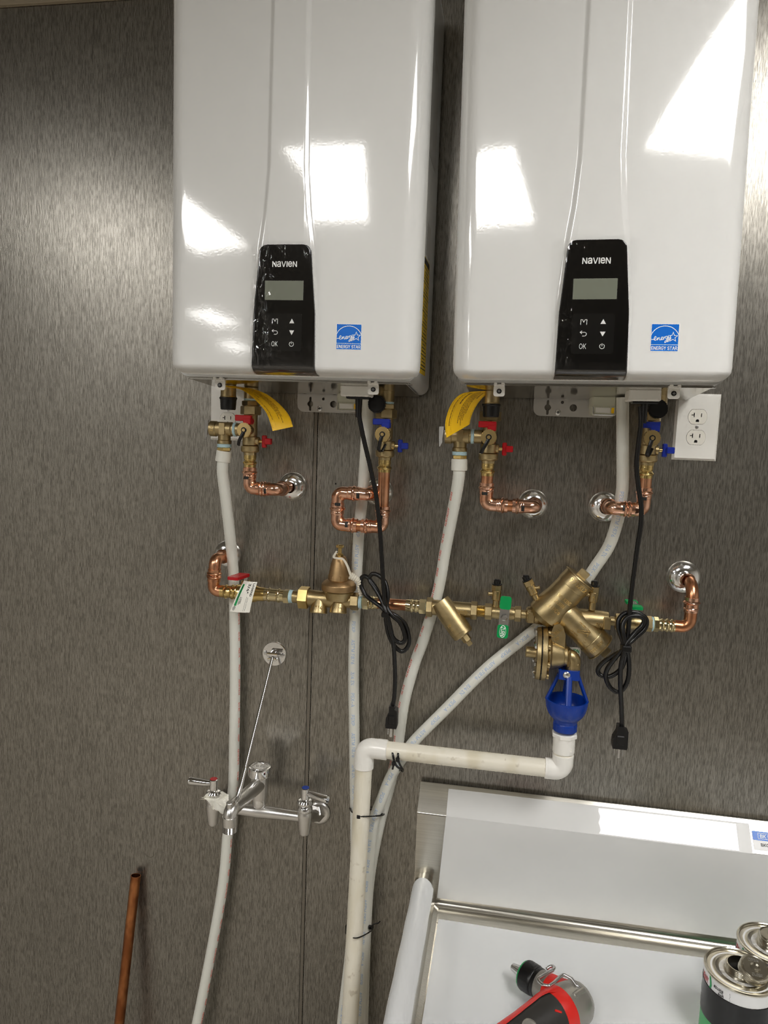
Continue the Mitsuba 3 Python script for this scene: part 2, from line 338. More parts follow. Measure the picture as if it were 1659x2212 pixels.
def heater(side, O, rho, wrinkle):
    c, s = math.cos(rho), math.sin(rho)
    def T(m):
        v = A_(m.vertices); return trimesh.Trimesh(np.stack([O[0] + c * v[:, 0] - s * v[:, 1], O[1] + s * v[:, 0] + c * v[:, 1], v[:, 2]], 1), m.faces, process=False)
    t = thing('water_heater', f'{side} of the two white tankless water heaters on the dark wall' , 'water heater', 'wall hung water heaters')
    cover = obj('front_cover', T(lid_mesh()), 'm_enamel', t, smooth=40)
    el = rrect(-.2145, -.004, .2145, LH - .004, .018); b = ext(el, .199, .016); v = A_(b.vertices)
    low = v[:, 1] < .1; v[low, 1] -= .013 * (.215 - v[low, 2]) / .2; b = trimesh.Trimesh(v, b.faces, process=False)
    body = obj('cabinet', T(b), 'm_body', t, label='grey metal cabinet behind the white cover')
    pl = sbox(-.197, .02, .197, .205); bp = ext(pl, .0016); v = A_(bp.vertices); bp = trimesh.Trimesh(np.stack([v[:, 0], -.0062 - .013 * (.215 - v[:, 1]) / .2 - v[:, 2], v[:, 1]], 1), bp.faces[:, ::-1], process=False)
    under = obj('bottom_plate', T(bp), 'm_underside', t, smooth=False, label='shiny bare metal bottom plate')
    fl = box((0, -.0062, .2), (.40, .0028, .002), .0005)
    obj('flange', T(cat(fl, box((0, -.0075, .192), (.41, .0016, .010), .0005))), 'm_underside', t, smooth=False)
    if side == 'left':  # labels on its right-hand side
        obj('warning_label', T(box((.2149, .115, .135), (.0006, .20, .085), .0002)), 'm_warnyellow', t, smooth=False, label='yellow and black warning label on the right side')
        ls = [box((.2153, .024 + .0062 * k, .135 - .002 * (k % 3)), (.0003, .0016, .074 - .012 * (k % 4)), .0001) for k in range(29)] + [box((.2153, .208, .135), (.0003, .010, .07), .0001)]
        obj('warning_print', T(cat(ls)), 'm_printblack', t, smooth=False)
        obj('rating_plate', T(box((.2148, .25, .12), (.0004, .055, .05), .0001)), 'm_bracket', t, smooth=False)
        obj('instruction_label', T(box((.2148, .47, .12), (.0006, .17, .11), .0002)), 'm_bracket', t, smooth=False)
    # control panel
    cp = obj('control_panel', T(panel_mesh()), 'm_panelblack', t, smooth=35, label='black control panel with a grey screen')
    dz = .2725 + .004 + .0028
    flat = lambda m, z: T(put(m, (0, 0, dz + z)))
    obj('screen', flat(ext(rrect(XC - .0328, .1192, XC + .0328, .1502, .0006), .0005), 0), 'm_lcd', cp, smooth=False, label='blank grey green screen')
    obj('lettering', flat(logo_mesh(), .0001), 'm_printwhite', cp, smooth=False)
    kp = ext(rrect(XC - .0312, .0372, XC + .0312, .0972, .004), .0009)
    rim = ext(rrect(XC - .0318, .0366, XC + .0318, .0978, .0045).difference(rrect(XC - .0309, .0375, XC + .0309, .0969, .004)), .0011)
    k1 = obj('keypad', flat(cat(kp, rim), 0), 'm_keypad', cp, smooth=False)
    ux, lx = XC + .0147, XC - .0143
    ic = [Polygon([(ux - .0042, .082), (ux + .0042, .082), (ux, .0895)]), Polygon([(ux - .0042, .0705), (ux + .0042, .0705), (ux, .063)]), power_icon(ux, .0483, .0036, .0009),
          strokes([[(lx - .0045, .0812), (lx - .0045, .0885), (lx - .002, .0885), (lx, .0845), (lx + .002, .0885), (lx + .0045, .0885), (lx + .0045, .0812)]], .0009),
          strokes([[(lx - .0048, .0695), (lx + .002, .0695)], [(lx - .0048, .0695), (lx - .0022, .0715)], [(lx - .0048, .0695), (lx - .0022, .0675)],
                   list(map(tuple, np.stack([lx + .002 + .0028 * np.sin(np.linspace(0, np.pi, 12)), .0667 + .0028 * np.cos(np.linspace(0, np.pi, 12))], 1))), [(lx + .002, .0639), (lx - .001, .0639)]], .0009)]
    obj('key_symbols', flat(cat([ext(i, .0003) for i in ic] + [put(text('OK', .0078, depth=.0003, w=.0105), (lx, .0483, 0))]), .0011), 'm_printwhite', k1, smooth=False)
    obj('screen_edge', flat(ext(rrect(XC - .0336, .1184, XC + .0336, .151, .001).difference(rrect(XC - .0328, .1192, XC + .0328, .1502, .0006)), .0004), 0), 'm_keypad', cp, smooth=False)
    # crinkled clear film over the panel
    rs = np.random.RandomState(3 if wrinkle > .5 else 5)
    U = np.linspace(-1, 1, 90); V = np.linspace(-.002, .2135, 150)
    def fn(u, v):
        x = XC + u * np.interp(v, [0, .12, .214], [.057, .058, .059]); q = np.stack([x * 95, v * 24, x * 0 + 3.1 * wrinkle], -1)
        r1 = 1 - np.abs(2 * meshkit.noise(q + meshkit.noise(q * 1.7)[..., None] * .8) - 1); r2 = 1 - np.abs(2 * meshkit.noise(q * 2.3 + 9) - 1)
        wl = (sstep(-.1, -.75, u) + .55 * sstep(.165, .215, v) + .2 * sstep(.7, 1, np.abs(u)) + .02) * wrinkle
        base = lid_d(XC + 0 * x, v) + .0062 - .0051 * sstep(.90, 1.0, np.abs(u)) - .0048 * sstep(.2075, .2135, v)
        return np.stack([x, v, base + wl * (.0028 * r1 ** 5 + .0016 * r2 ** 6)], -1)
    obj('protective_film', T(grid(U, V, fn)), 'm_clearfilm', cp, smooth=True, label='thin clear crinkled protective film')
    # energy sticker
    sx, sy, w = .0866, .0422, .0418
    sub = lambda: put(ext(sbox(0, 0, w, w), .0003), (sx, sy, 0))
    st = obj('energy_sticker', T(conform(sub(), .0003)), 'm_blue', t, smooth=False, label='square blue and white energy sticker')
    U = lambda g: affinity.scale(g, w, w, origin=(0, 0))
    border = sbox(0, 0, 1, 1).difference(sbox(.018, .018, .982, .982))
    arc = LineString([(.5 + .52 * math.cos(a), .42 + .50 * math.sin(a)) for a in np.linspace(.28, math.pi - .28, 40)]).buffer(.012)
    sm = star(.79, .52, .20, .088); so = sm.difference(star(.79, .52, .155, .062)).difference(sbox(.6, .5, .71, .57))
    white = unary_union([border, arc, so, sbox(.02, .235, .98, .252), unary_union([LineString(l).buffer(.011) for l in energy_script()])])
    tx = put(text('ENERGY STAR', .0052, True, .0002, w=.0385), (sx + w / 2, sy + .0051, .0002))
    obj('sticker_print', T(conform(cat(put(ext(U(white), .0002), (sx, sy, .0002)), tx), .0003)), 'm_printwhite', st, smooth=False)
    # latch clips
    for x in (-.1415, .139):
        cl = obj('latch_clip', T(cat(ext(rrect(x - .0095, -.0265, x + .0095, -.008, .004), .0022, .2005), box((x, -.0075, .202), (.0185, .0035, .012), .0006), box((x - .006, -.0065, .212), (.005, .005, .006), .0005), box((x + .006, -.0065, .212), (.005, .005, .006), .0005))), 'm_white', t)
        sc = obj('screw', T(lathe([(.0042, 0), (.0042, .0012), (.0034, .0022), (0, .0024)], (x, -.0178, .2027), RD, 20)), 'm_black', cl)
        obj('slot', T(cat(box((x, -.0178, .2052), (.005, .0011, .0004), .0001), box((x, -.0178, .2052), (.0011, .005, .0004), .0001))), 'm_printgray', sc, smooth=False)
    # power inlet box
    pb = obj('junction_box', T(box((.0995, -.0195, .15), (.0525, .0195, .045), .002)), 'm_white', t, smooth=False)
    obj('strain_relief', T(cat(box((.103, -.0308, .15), (.042, .005, .026), .0012), cyl((.103, -.032, .15), (.103, -.066, .15), .0065, r1=.0052))), 'm_black', pb)
    obj('side_opening', T(box((.172, -.0078, .15), (.028, .0008, .008), .0002)), 'm_void', t, smooth=False)
    # stubs and black caps
    for x, d, kind in ((-.156, .125, 'down'), (.131, .105, 'front')):
        if kind == 'down':
            dp = obj('drain_plug', T(cat(cyl((x, -.012, d), (x, -.036, d), .0145), lathe([(.0150, -.034), (.0160, -.037), (.0150, -.040)], (x, 0, d), RH, 28))), 'm_brasscast', t)
            obj('cap', T(lathe([(0, 0), (.0155, 0), (.0168, .001), (.0168, .003), (.0155, .0045), (.0142, .0225), (.013, .024), (0, .024)], (x, -.036, d), -RH, 32)), 'm_black', dp)
        else:
            z = -.040
            dp = obj('inlet_filter', T(cat(cyl((x + .004, -.008, d - .02), (x + .004, -.034, d - .02), .0175), cyl((x, z, d - .02), (x, z, d + .008), .0125))), 'm_brasscast', t)
            R = .0162; n = 72; a = np.arange(n) * 2 * np.pi / n; rr = R * (1 + .05 * (np.sin(a * 24) > 0))
            kn = Polygon(np.stack([x + rr * np.cos(a), z + rr * np.sin(a)], 1)); obj('cap', T(cat(ext(kn, .016, d), lathe([(.0145, 0), (.0138, .0012), (.009, .0016), (0, .0012)], (x, z, d + .016), RD, 32))), 'm_black', dp, smooth=25)
    return t, T
H1, T1 = heater('left', (-.380, 1.7326), 0., 1.0)
H2, T2 = heater('right', (.1162, 1.7378), .0148, .35)
labels[H1]['label'] = 'white tankless water heater with wrinkled film on its black panel, the left one'
labels[H2]['label'] = 'white tankless water heater above the right wall outlet, the right one'

# wall brackets under the heaters
def bracket(x0, x1, zb, which, trap):
    t = thing('mounting_bracket', f'grey metal wall bracket showing below the {which} water heater', 'bracket', 'wall brackets under the heaters')
    kx, kz = x0 + .027, zb + .0165
    key = unary_union([Point(kx, kz).buffer(.006), sbox(kx - .0022, kz - .012, kx + .0022, kz + .012), Point(kx, kz + .012).buffer(.0022), Point(kx, kz - .012).buffer(.0022)])
    holes = [key, Point(x0 + .075, zb + .0172).buffer(.0068), Point(x0 + .054, zb + .027).buffer(.0029), sbox(x0 + .012, zb + .036, x0 + .018, zb + .039), sbox(x0 + .074, zb + .036, x0 + .08, zb + .039)]
    pl = unary_union([rrect(x0, zb, x1, zb + .05, .014), sbox(x0, zb + .03, x1, zb + .05)]).difference(unary_union(holes))
    obj('plate', ext(pl, .0018, .0092), 'm_bracket', t, smooth=25)
    sc = obj('screw', lathe([(.0055, 0), (.0052, .0014), (.003, .0026), (0, .003)], (x0 + .0467, zb + .0075, .0110), RD, 24), 'm_screw', t)
    obj('slot', cat(box((x0 + .0467, zb + .0075, .0139), (.006, .0012, .0006), .0001), box((x0 + .0467, zb + .0075, .0139), (.0012, .006, .0006), .0001)), 'm_void', sc, smooth=False)
    cx = x0 + .125 if trap else x0 + .1175
    tr = obj('trap', cat(box((cx, zb + .026, .040), (.044, .026, .054), .003), box((cx, zb + .012, .05), (.046, .018, .04), .003)), 'm_clearplastic', t, label='pale plastic condensate trap')
    obj('clip', tube(fillet([(cx - .019, zb + .019, .0705), (cx - .019, zb + .004, .0715), (cx + .019, zb + .004, .0715), (cx + .019, zb + .019, .0705)], .004), .0011, 10), 'm_screw', tr)
    obj('window', cat(box((cx - .002, zb + .0125, .0703), (.026, .0095, .0015), .0004)), 'm_white', tr, smooth=False)
    obj('mark', box((cx + .0155, zb + .0125, .0703), (.005, .010, .0014), .0003), 'm_yellow', tr, smooth=False)
    return t
bracket(-.433, -.300, 1.6757, 'left', False)
bracket(.0381, .1925, 1.6833, 'right', True)

# ---------------------------------------------------------------- wall outlets
def outlet(cx, cz, label):
    t = thing('wall_outlet', label, 'wall outlet', 'duplex wall outlets'); w, h = .0795, .1245
    hole = [affinity.scale(Point(cx, cz + k).buffer(.0172, quad_segs=16), 1, 1).intersection(sbox(cx - .02, cz + k - .0140, cx + .02, cz + k + .0140)) for k in (.0192, -.0192)]
    pl = sbox(cx - w / 2 + .004, cz - h / 2 + .004, cx + w / 2 - .004, cz + h / 2 - .004)
    top = ext(pl.difference(unary_union(hole)), .0016, .0046)
    a = [(cx - w / 2, cz - h / 2), (cx + w / 2, cz - h / 2), (cx + w / 2, cz + h / 2), (cx - w / 2, cz + h / 2)]; b = list(pl.exterior.coords)
    lo = [(x, y, .0004) for x, y in a]; hi = [(cx + sx * (w / 2 - .004), cz + sy * (h / 2 - .004), .0062) for sx, sy in ((-1, -1), (1, -1), (1, 1), (-1, 1))]
    bev = trimesh.Trimesh(lo + hi, [q for k in range(4) for q in ([k, (k + 1) % 4, 4 + (k + 1) % 4], [k, 4 + (k + 1) % 4, 4 + k])], process=False)
    obj('cover_plate', cat(top, bev), 'm_white', t, smooth=False)
    for g, k in zip(hole, (.0192, -.0192)):
        r = obj('receptacle', ext(g.buffer(-.0005), .0064, .0004), 'm_receptacle', t, smooth=25)
        f = .0069; y = cz + k
        sl = [box((cx - .0064, y + .0032, f), (.0016, .008, .0006), .0001), box((cx - .0092, y + .0032, f), (.004, .0014, .0006), .0001), box((cx + .0064, y + .0032, f), (.0016, .0066, .0006), .0001),
              ext(unary_union([Point(cx, y - .0073).buffer(.0028).intersection(sbox(cx - .01, y - .0073, cx + .01, y)), sbox(cx - .0028, y - .0095, cx + .0028, y - .0072)]), .0006, f - .0003)]
        obj('slots', cat(sl), 'm_void', r, smooth=False)
    sc = obj('screw', lathe([(.0032, 0), (.0030, .0008), (0, .0013)], (cx, cz, .0061), RD, 20), 'm_screw', t)
    obj('slot', box((cx, cz, .0073), (.0007, .0052, .0004), .0001), 'm_printgray', sc, smooth=False)
outlet(.3405, 1.672, 'white duplex outlet in full view below the right water heater')
xl_ = P(455, 949, 0); outlet(xl_[0] + .040, xl_[1] + .062, 'white duplex outlet half hidden behind the brass valve of the left water heater')

# ---------------------------------------------------------------- fittings
def escutcheon(u, v, rpx, label):
    c = P(u, v, 0); r = rpx * S(u, v, 0)
    obj('escutcheon', lathe([(r, 0), (r, .0012), (r * .985, .0036), (r * .94, .0068), (r * .87, .0096), (r * .78, .0120), (r * .67, .0139), (r * .56, .0151), (.0142, .0156), (.0138, .026), (.0118, .0266), (.0118, .002)], c, RD, 48), 'm_softchrome',
        smooth=40, label=label, cat='escutcheon', group='chrome escutcheons on the pipe stubs')
    return c
def bead(p, ax, r, w=.0022, h=.0022): return lathe([(r - .0004, -w * 1.6), (r + h * .6, -w * .8), (r + h, 0), (r + h * .6, w * .8), (r - .0004, w * 1.6)], p, ax, 28)
def press_socket(p, ax, r, L=.019):
    """a press-fit socket opening towards ax: sleeve with a crimped ring bead"""
    ax = unit(ax); p = A_(p, float)
    return cat(lathe([(r, 0), (r + .0012, .002), (r + .0012, L - .006), (r + .0016, L), (r - .001, L)], p, ax, 28), bead(p + ax * (L * .58), ax, r + .0012), bead(p + ax * (L * .26), ax, r + .0008, .0014, .0008))
PR = .0111
def copper_run(key, pts, crad=.019, sock=.021, elbows=None, m_el='m_copperbright', m_tube='m_copper', r=PR, marks=True):
    pts = [A_(p, float) for p in pts]
    obj('tube', tube(fillet(pts, crad), r, 22), m_tube, key)
    for i in range(1, len(pts) - 1):
        if elbows is not None and i not in elbows: continue
        a, b, c = pts[i - 1:i + 2]; u, w = unit(a - b), unit(c - b)
        e1, e2 = min(crad + sock, np.linalg.norm(a - b) * .98), min(crad + sock, np.linalg.norm(c - b) * .98)
        s1, s2 = e1 - crad, e2 - crad
        path = fillet([b + u * crad * 1.02, b, b + w * crad * 1.02], crad, 12); rr = r + .0011
        ms = [tube(path, rr, 24)]
        for q, s in ((u, s1), (w, s2)):
            if s > .012: ms.append(press_socket(b + q * crad, q, rr - .0003, s))
            else: ms.append(cyl(b + q * crad * .98, b + q * (crad + s), rr + .0008))
        el = obj('elbow', cat(ms), m_el, key)
        if marks and s1 > .012:
            q = b + u * (crad + s1 * .1) ; n = unit(RD - u * (RD @ u)); sd = np.cross(u, n)
            x0, y0, z0 = basis(u); ang = math.atan2(n @ y0, n @ x0)
            st = lathe([(rr + .0014, -.0028), (rr + .0017, -.0024), (rr + .0017, .0024), (rr + .0014, .0028)], q, u, 10, a0=ang - .62, a1=ang + .18)
            obj('stamp', st, 'm_printblack', el)
e_h1 = escutcheon(633, 1051, 31, 'chrome escutcheon right of the hot copper elbow below the left water heater')
e_c1 = escutcheon(819, 1063, 31, 'chrome escutcheon mostly hidden behind the copper loop')
e_h2 = escutcheon(1151, 1089, 32, 'chrome escutcheon left of the bent white hose, below the middle of the right water heater')
e_c2 = escutcheon(1305, 1095, 33, 'chrome escutcheon crossed by the bent white hose below the right water heater')
e_l = escutcheon(492.5, 1197, 30, 'chrome escutcheon behind the leftmost white hose')
e_r = escutcheon(1476, 1246, 35, 'chrome escutcheon at the far right end of the brass pipe line')

# isolation valves; origin at the centre of the drain port on the pipe axis
def iso_valve(o, hot, label, label_relief=None):
    o = A_(o, float); col = 'm_red' if hot else 'm_bluehandle'; q = lambda x, y, z=0.: o + A_([x, y, z])
    t = thing('isolation_valve', label, 'valve', 'brass isolation valves under the heaters')
    obj('body', cat(cyl(q(0, .058), q(0, .082), .0138), lathe([(0, -.012), (.0125, -.012), (.0135, -.010), (.0135, .031), (.0100, .0315), (.0100, .060)], o, RH, 28), cyl(q(0, -.012), q(0, -.0305), .0150, r1=.0152), lathe([(.0152, -.030), (.0178, -.0312), (.0178, -.040), (.0160, -.0425), (.0124, -.0435), (.0124, -.0485), (0, -.0485)], o, RH, 32),
                    box(q(.0085, -.0455, .004), (.006, .007, .01), .001), cyl(q(0, -.021), q(.0185, -.021), .0085)), 'm_brasscast', t)
    obj('union_nut', cat(hexa(q(0, .0292), q(0, .0462), .0345, rot=.2), hexa(q(0, .0465), q(0, .0560), .0300, rot=.5), lathe([(.0150, .0460), (.0150, .0470)], o, RH)), 'm_brasscast', t)
    obj('thread_tape', lathe([(.0118, .0556), (.0138, .0565), (.0132, .0580), (.0140, .0600), (.0118, .0612)], o, RH, 28), 'm_tape', t, label='pale blue thread tape')
    # drain port facing the viewer
    obj('drain_port', cyl(q(0, 0, .006), q(0, 0, .026), .0105), 'm_brasscast', t)
    R = .0141; n = 60; a = np.arange(n) * 2 * np.pi / n; rr = R * (1 + .025 * np.sign(np.sin(a * 20)))
    dc = obj('drain_cap', cat(ext(Polygon(np.stack([rr * np.cos(a) + o[0], rr * np.sin(a) + o[1]], 1)), .0095, o[2] + .026), lathe([(R * .95, 0), (R * .93, .0006), (.0040, .0007)], q(0, 0, .0355), RD, 40), cyl(q(0, 0, .035), q(0, 0, .0395), .0032)), 'm_brassdisc', t, smooth=25)
    dx = -.009 if hot else -.006
    st = fillet([q(dx * .15, -.004, .0375), q(dx * .55, -.013, .0382), q(dx * 1.1, -.028, .034), q(dx * .5, -.034, .024), q(.004, -.018, .0195)] if not hot else [q(-.0004, -.004, .0375), q(dx * .5, -.013, .0385), q(dx, -.0215, .037), q(dx * 1.35, -.029, .031)], .008)
    obj('strap', cat(tube(st, .0033, 12, flat=(1, .55)), put(ext(Point(0, 0).buffer(.0052).difference(Point(0, 0).buffer(.0033)), .0014), q(0, 0, .0362))), 'm_black', dc)
    # upper shut-off handle
    obj('handle', cat(box(q(-.0035, .0225, .0285), (.032, .0112, .010), .0012), box(q(.0045, .0168, .0245), (.0155, .0115, .019), .0015), cyl(q(.0045, .017, .008), q(.0045, .017, .018), .006)), col, t, smooth=25)
    # lower drain handle on its right side
    obj('stem', cyl(q(.017, -.021), q(.026, -.021), .0034), 'm_brass', t)
    obj('drain_handle', cat(box(q(.0287, -.021), (.0085, .0238, .009), .0016), box(q(.0375, -.0205, .004), (.0135, .0115, .011), .0012)), col, t, smooth=25)
    obj('adapter', cat(lathe([(0, 0), (.0118, 0), (.0118, .0085), (.0108, .0095), (.0108, .011), (.0118, .012), (.0118, .0235), (0, .0235)], q(0, -.048), -RH, 28), bead(q(0, -.0635), RH, .0118, .0022, .0022), bead(q(0, -.0535), RH, .0114, .003, .0006)), 'm_brass', t)
    if label_relief:
        L = thing('relief_valve', label_relief, 'relief valve', 'brass pressure relief valves'); x = -.053
        obj('body', cat(lathe([(0, -.081), (.0148, -.081), (.0152, -.079), (.0152, -.0695), (.0140, -.068), (.0140, -.0375), (.0125, -.036), (.0125, -.0135), (0, -.0135)], o, RX, 32), lathe([(.0122, 0), (.0122, -.019), (.0138, -.0205), (.0138, -.026), (.0124, -.0275), (0, -.0275)], q(x, -.002), RH, 28),
                        put(ext(rrect(-.0055, -.011, .0055, .011, .001), .0012), q(x, .0005, .0142))), 'm_brasscast', L)
        obj('lettering', put(text('3/4', .005, True, .0006), q(-.074, 0, .0150), (0, 1, 0), (-1, 0, 0)), 'm_brassdisc', L, smooth=False)
        obj('arrow', put(ext(Polygon([(-.004, 0), (0, .0035), (0, .0015), (.004, .0015), (.004, -.0015), (0, -.0015), (0, -.0035)]), .0007), q(-.032, 0, .0124)), 'm_brassdisc', L, smooth=False)
        obj('thread_tape', cat(lathe([(.0126, -.0335), (.0138, -.0325), (.0134, -.029), (.0139, -.0285), (.0126, -.0275)], o, RX, 28), lathe([(.0120, -.0275), (.0138, -.029), (.0134, -.031), (.0138, -.034), (.0118, -.035)], q(x, -.001), RH, 28)), 'm_tape', L, label='pale blue thread tape')
        obj('nut', hexa(q(x, -.0355), q(x, -.0425), .0245, rot=.3), 'm_brass', L)
        lv = Polygon([(-.0045, .016), (.005, .016), (.0048, .004), (.0032, -.006), (.0034, -.013), (-.001, -.021), (-.0028, -.0205), (-.0038, -.005)])
        obj('lever', cat(put(ext(lv, .0016), q(-.088, 0, .004), (.93, .05, .36), (0, 1, 0)), cyl(q(-.087, .008, .0), q(-.079, .008, .0), .0022)), 'm_screw', L, smooth=25)
        return q(x, -.0425)
V1 = P(541, 929, .1); V2 = P(833, 938, .1); V3 = P(1057, 944, .1); V4 = P(1401, 946, .1)
r1 = iso_valve(V1, True, 'brass isolation valve with red handles beside the left wall outlet', 'brass relief valve with a dark steel lever, in front of the left wall outlet')
iso_valve(V2, False, 'brass isolation valve with blue handles under the left water heater')
r2 = iso_valve(V3, True, 'brass isolation valve with red handles under the right water heater', 'brass relief valve below the fully spread yellow tag')
iso_valve(V4, False, 'brass isolation valve with blue handles beside the right wall outlet')
ad = A_([0, -.069, 0])
k = thing('copper_pipe', 'copper elbow pipe running right into the wall below the left outlet', 'copper pipe')
y1 = P(545, 1055, .1)[1]; x1 = e_h1[0] - .002; copper_run(k, [V1 + ad, (V1[0], y1, .1), (x1, y1, .1), (x1, y1, .003)])
k = thing('copper_pipe', 'bright copper pipe bent in a square loop in front of a white hose', 'copper pipe')
yb, xl2, yt = P(780, 1136, .1)[1], P(729, 1100, .1)[0], P(770, 1066.5, .1)[1]
copper_run(k, [V2 + ad, (V2[0], yb, .1), (xl2, yb, .1), (xl2, yt, .1), (e_c1[0], yt, .1), (e_c1[0], yt, .003)])
k = thing('copper_pipe', 'copper elbow pipe running right into the wall below the right heater red valve', 'copper pipe')
y3 = P(1056, 1090, .1)[1]; copper_run(k, [V3 + ad, (V3[0], y3, .1), (e_h2[0], y3, .1), (e_h2[0], y3, .003)])
k = thing('copper_pipe', 'copper elbow pipe running left across the bent hose into the wall', 'copper pipe')
y4 = P(1360, 1100, .1)[1]; copper_run(k, [V4 + ad, (V4[0], y4, .1), (e_c2[0], y4, .1), (e_c2[0], y4, .003)])

# ---------------------------------------------------------------- the long brass line
HP, DP = 1.3043, .065
def LX(u): return P(u, 1277 + (u - 480) * .0766, DP)[0]
def LS(u): return S(u, 1277 + (u - 480) * .0766, DP)
def lx(prof, n=32): return lathe([(r * LS(u), LX(u)) for u, r in prof], (0, HP, DP), RX, n)
def lhex(u0, u1, af, rot=.26): return hexa((LX(u0), HP, DP), (LX(u1), HP, DP), af * LS(u0), rot=rot)
def lp(u, y=0., z=0.): return A_([LX(u), HP + y, DP + z])
def lring(u, r): return bead(lp(u), RX, r * LS(u), .0022, .002)
k = thing('copper_pipe', 'copper elbow pipe at the left end of the brass line', 'copper pipe')
ctop = P(463, 1200, DP); copper_run(k, [(e_l[0], e_l[1], .003), (e_l[0] - .002, e_l[1] - .001, DP), (LX(461), HP, DP), lp(482)], crad=.024, m_el='m_copper', marks=False)
obj('stamp', lathe([(.0125, -.004), (.0128, .004)], P(463, 1253, DP), RH, 10, a0=-.9, a1=.3), 'm_printblack', k)
obj('coupling', cat(lathe([(.0112, -.012), (.0124, -.012), (.0124, .012), (.0112, .012)], P(462, 1242, DP), RH, 28), bead(P(462, 1243, DP), RH, .0124, .0022, .003)), 'm_copperbright', k)
# ball valve with red lever
k = thing('ball_valve', 'brass ball valve with a red lever at the left end of the line', 'valve')
obj('body', cat(lx([(478, 12), (478, 13.4), (489, 13.4), (495, 13.2), (500, 14), (512, 15.5), (520, 18.5), (545, 19), (553, 18), (558, 15.5), (572, 14.5), (572, 0)]), lring(489, 13.4), lring(503, 14.5), lring(512, 15.2), cyl(lp(531), lp(531, .026), .0095)), 'm_brass', k)
obj('stem', cat(cyl(lp(531, .024), lp(531, .041), .0042), hexa(lp(531, .035), lp(531, .0415), .011)), 'm_screw', k)
c0 = lp(531, .041); LV = unit(A_([-.06, .05, 1.])); LXv = unit(np.cross(A_([0, 1., 0]), LV))
arm = cat(put(ext(rrect(-.008, -.010, .008, .030, .002), .0018), c0 + A_([0, .0, 0]), LXv, LV), )
obj('lever_arm', arm, 'm_screw', k, smooth=25)
obj('lever', put(cat(ext(rrect(-.0115, .006, .0115, .066, .004), .006, -.001), ext(rrect(-.009, .012, .009, .06, .003), .0008, .0048)), c0 + A_([0, .0, 0]), LXv, LV), 'm_red', k, smooth=25, label='red coated lever')
# hanging paper tag
tg = thing('price_tag', 'white paper tag with green print hanging on the red-levered ball valve', 'tag')
ta, tb, tc, td = P(527, 1254, .105), P(556, 1257, .105), P(538, 1324, .125), P(495.5, 1321, .13)
def tagp(u, v): return ((1 - u) * (1 - v))[..., None] * ta + (u * (1 - v))[..., None] * tb + (u * v)[..., None] * tc + ((1 - u) * v)[..., None] * td + (.004 * np.sin(np.pi * u) + .003 * np.sin(np.pi * v * 1.3))[..., None] * RD
def on_tag(m, off=.0004):
    """m in tag space: x across 0..1, y down 0..1"""
    v = A_(m.vertices); q = tagp(v[:, 0], v[:, 1]); q[:, 2] += off + v[:, 2]; return trimesh.Trimesh(q, m.faces, process=False)
obj('sheet', thick(grid(np.linspace(0, 1, 10), np.linspace(0, 1, 14), tagp, True), A_([0, 0, -.0004])), 'm_paper', tg)
def ttext(s, x, y0, y1, hgt):  # runs down the tag
    m = text(s, 1., True, .0002, center=False); v = A_(m.vertices); w = v[:, 0].max() - v[:, 0].min(); v2 = np.stack([x + hgt * v[:, 1], y0 + (y1 - y0) * (v[:, 0] - v[:, 0].min()) / w, v[:, 2]], 1)
    return on_tag(trimesh.Trimesh(v2, m.faces[:, ::-1], process=False))
obj('print', cat(ttext('LEGEND', .80, .05, .46, .10), ttext('3/4"', .52, .06, .36, .15), ttext('T-1002 NL', .36, .5, .72, .05), ttext('FULL PORT', .28, .5, .75, .05)), 'm_printblack', tg, smooth=False)
def tband(u0, u1, v0, v1, off): return grid(np.linspace(u0, u1, 4), np.linspace(v0, v1, 16), lambda u, v: tagp(u, v) + A_([0, 0, off]), True)
obj('green_band', tband(.09, .22, .10, .80, .0005), 'm_green', tg, smooth=False); obj('band_lines', cat(tband(.125, .140, .12, .60, .0008), tband(.168, .183, .12, .60, .0008)), 'm_printblack', tg, smooth=False)
obj('roundel', cat(on_tag(cat(ext(ring(.155, .88, .06, .02), .0002), ext(Point(.155, .88).buffer(.025), .0002)), .0006), tband(.66, .672, .48, .95, .0005), tband(.74, .752, .5, .95, .0005)), 'm_printgray', tg, smooth=False)
# press adapter
k = thing('press_adapter', 'shiny brass press adapter between the red-levered valve and the regulator', 'pipe fitting')
obj('body', cat(lx([(571, 0), (571, 13.6), (598, 13.6), (598, 13.2), (614, 13), (614, 0)]), lring(582, 13.6), lring(603, 13.6), hexa(lp(613), lp(626), .0255)), 'm_brasslight', k)
obj('thread_tape', lx([(625, 12), (626, 14.6), (630, 13.6), (632, 14.4), (634, 12)]), 'm_tape', k)
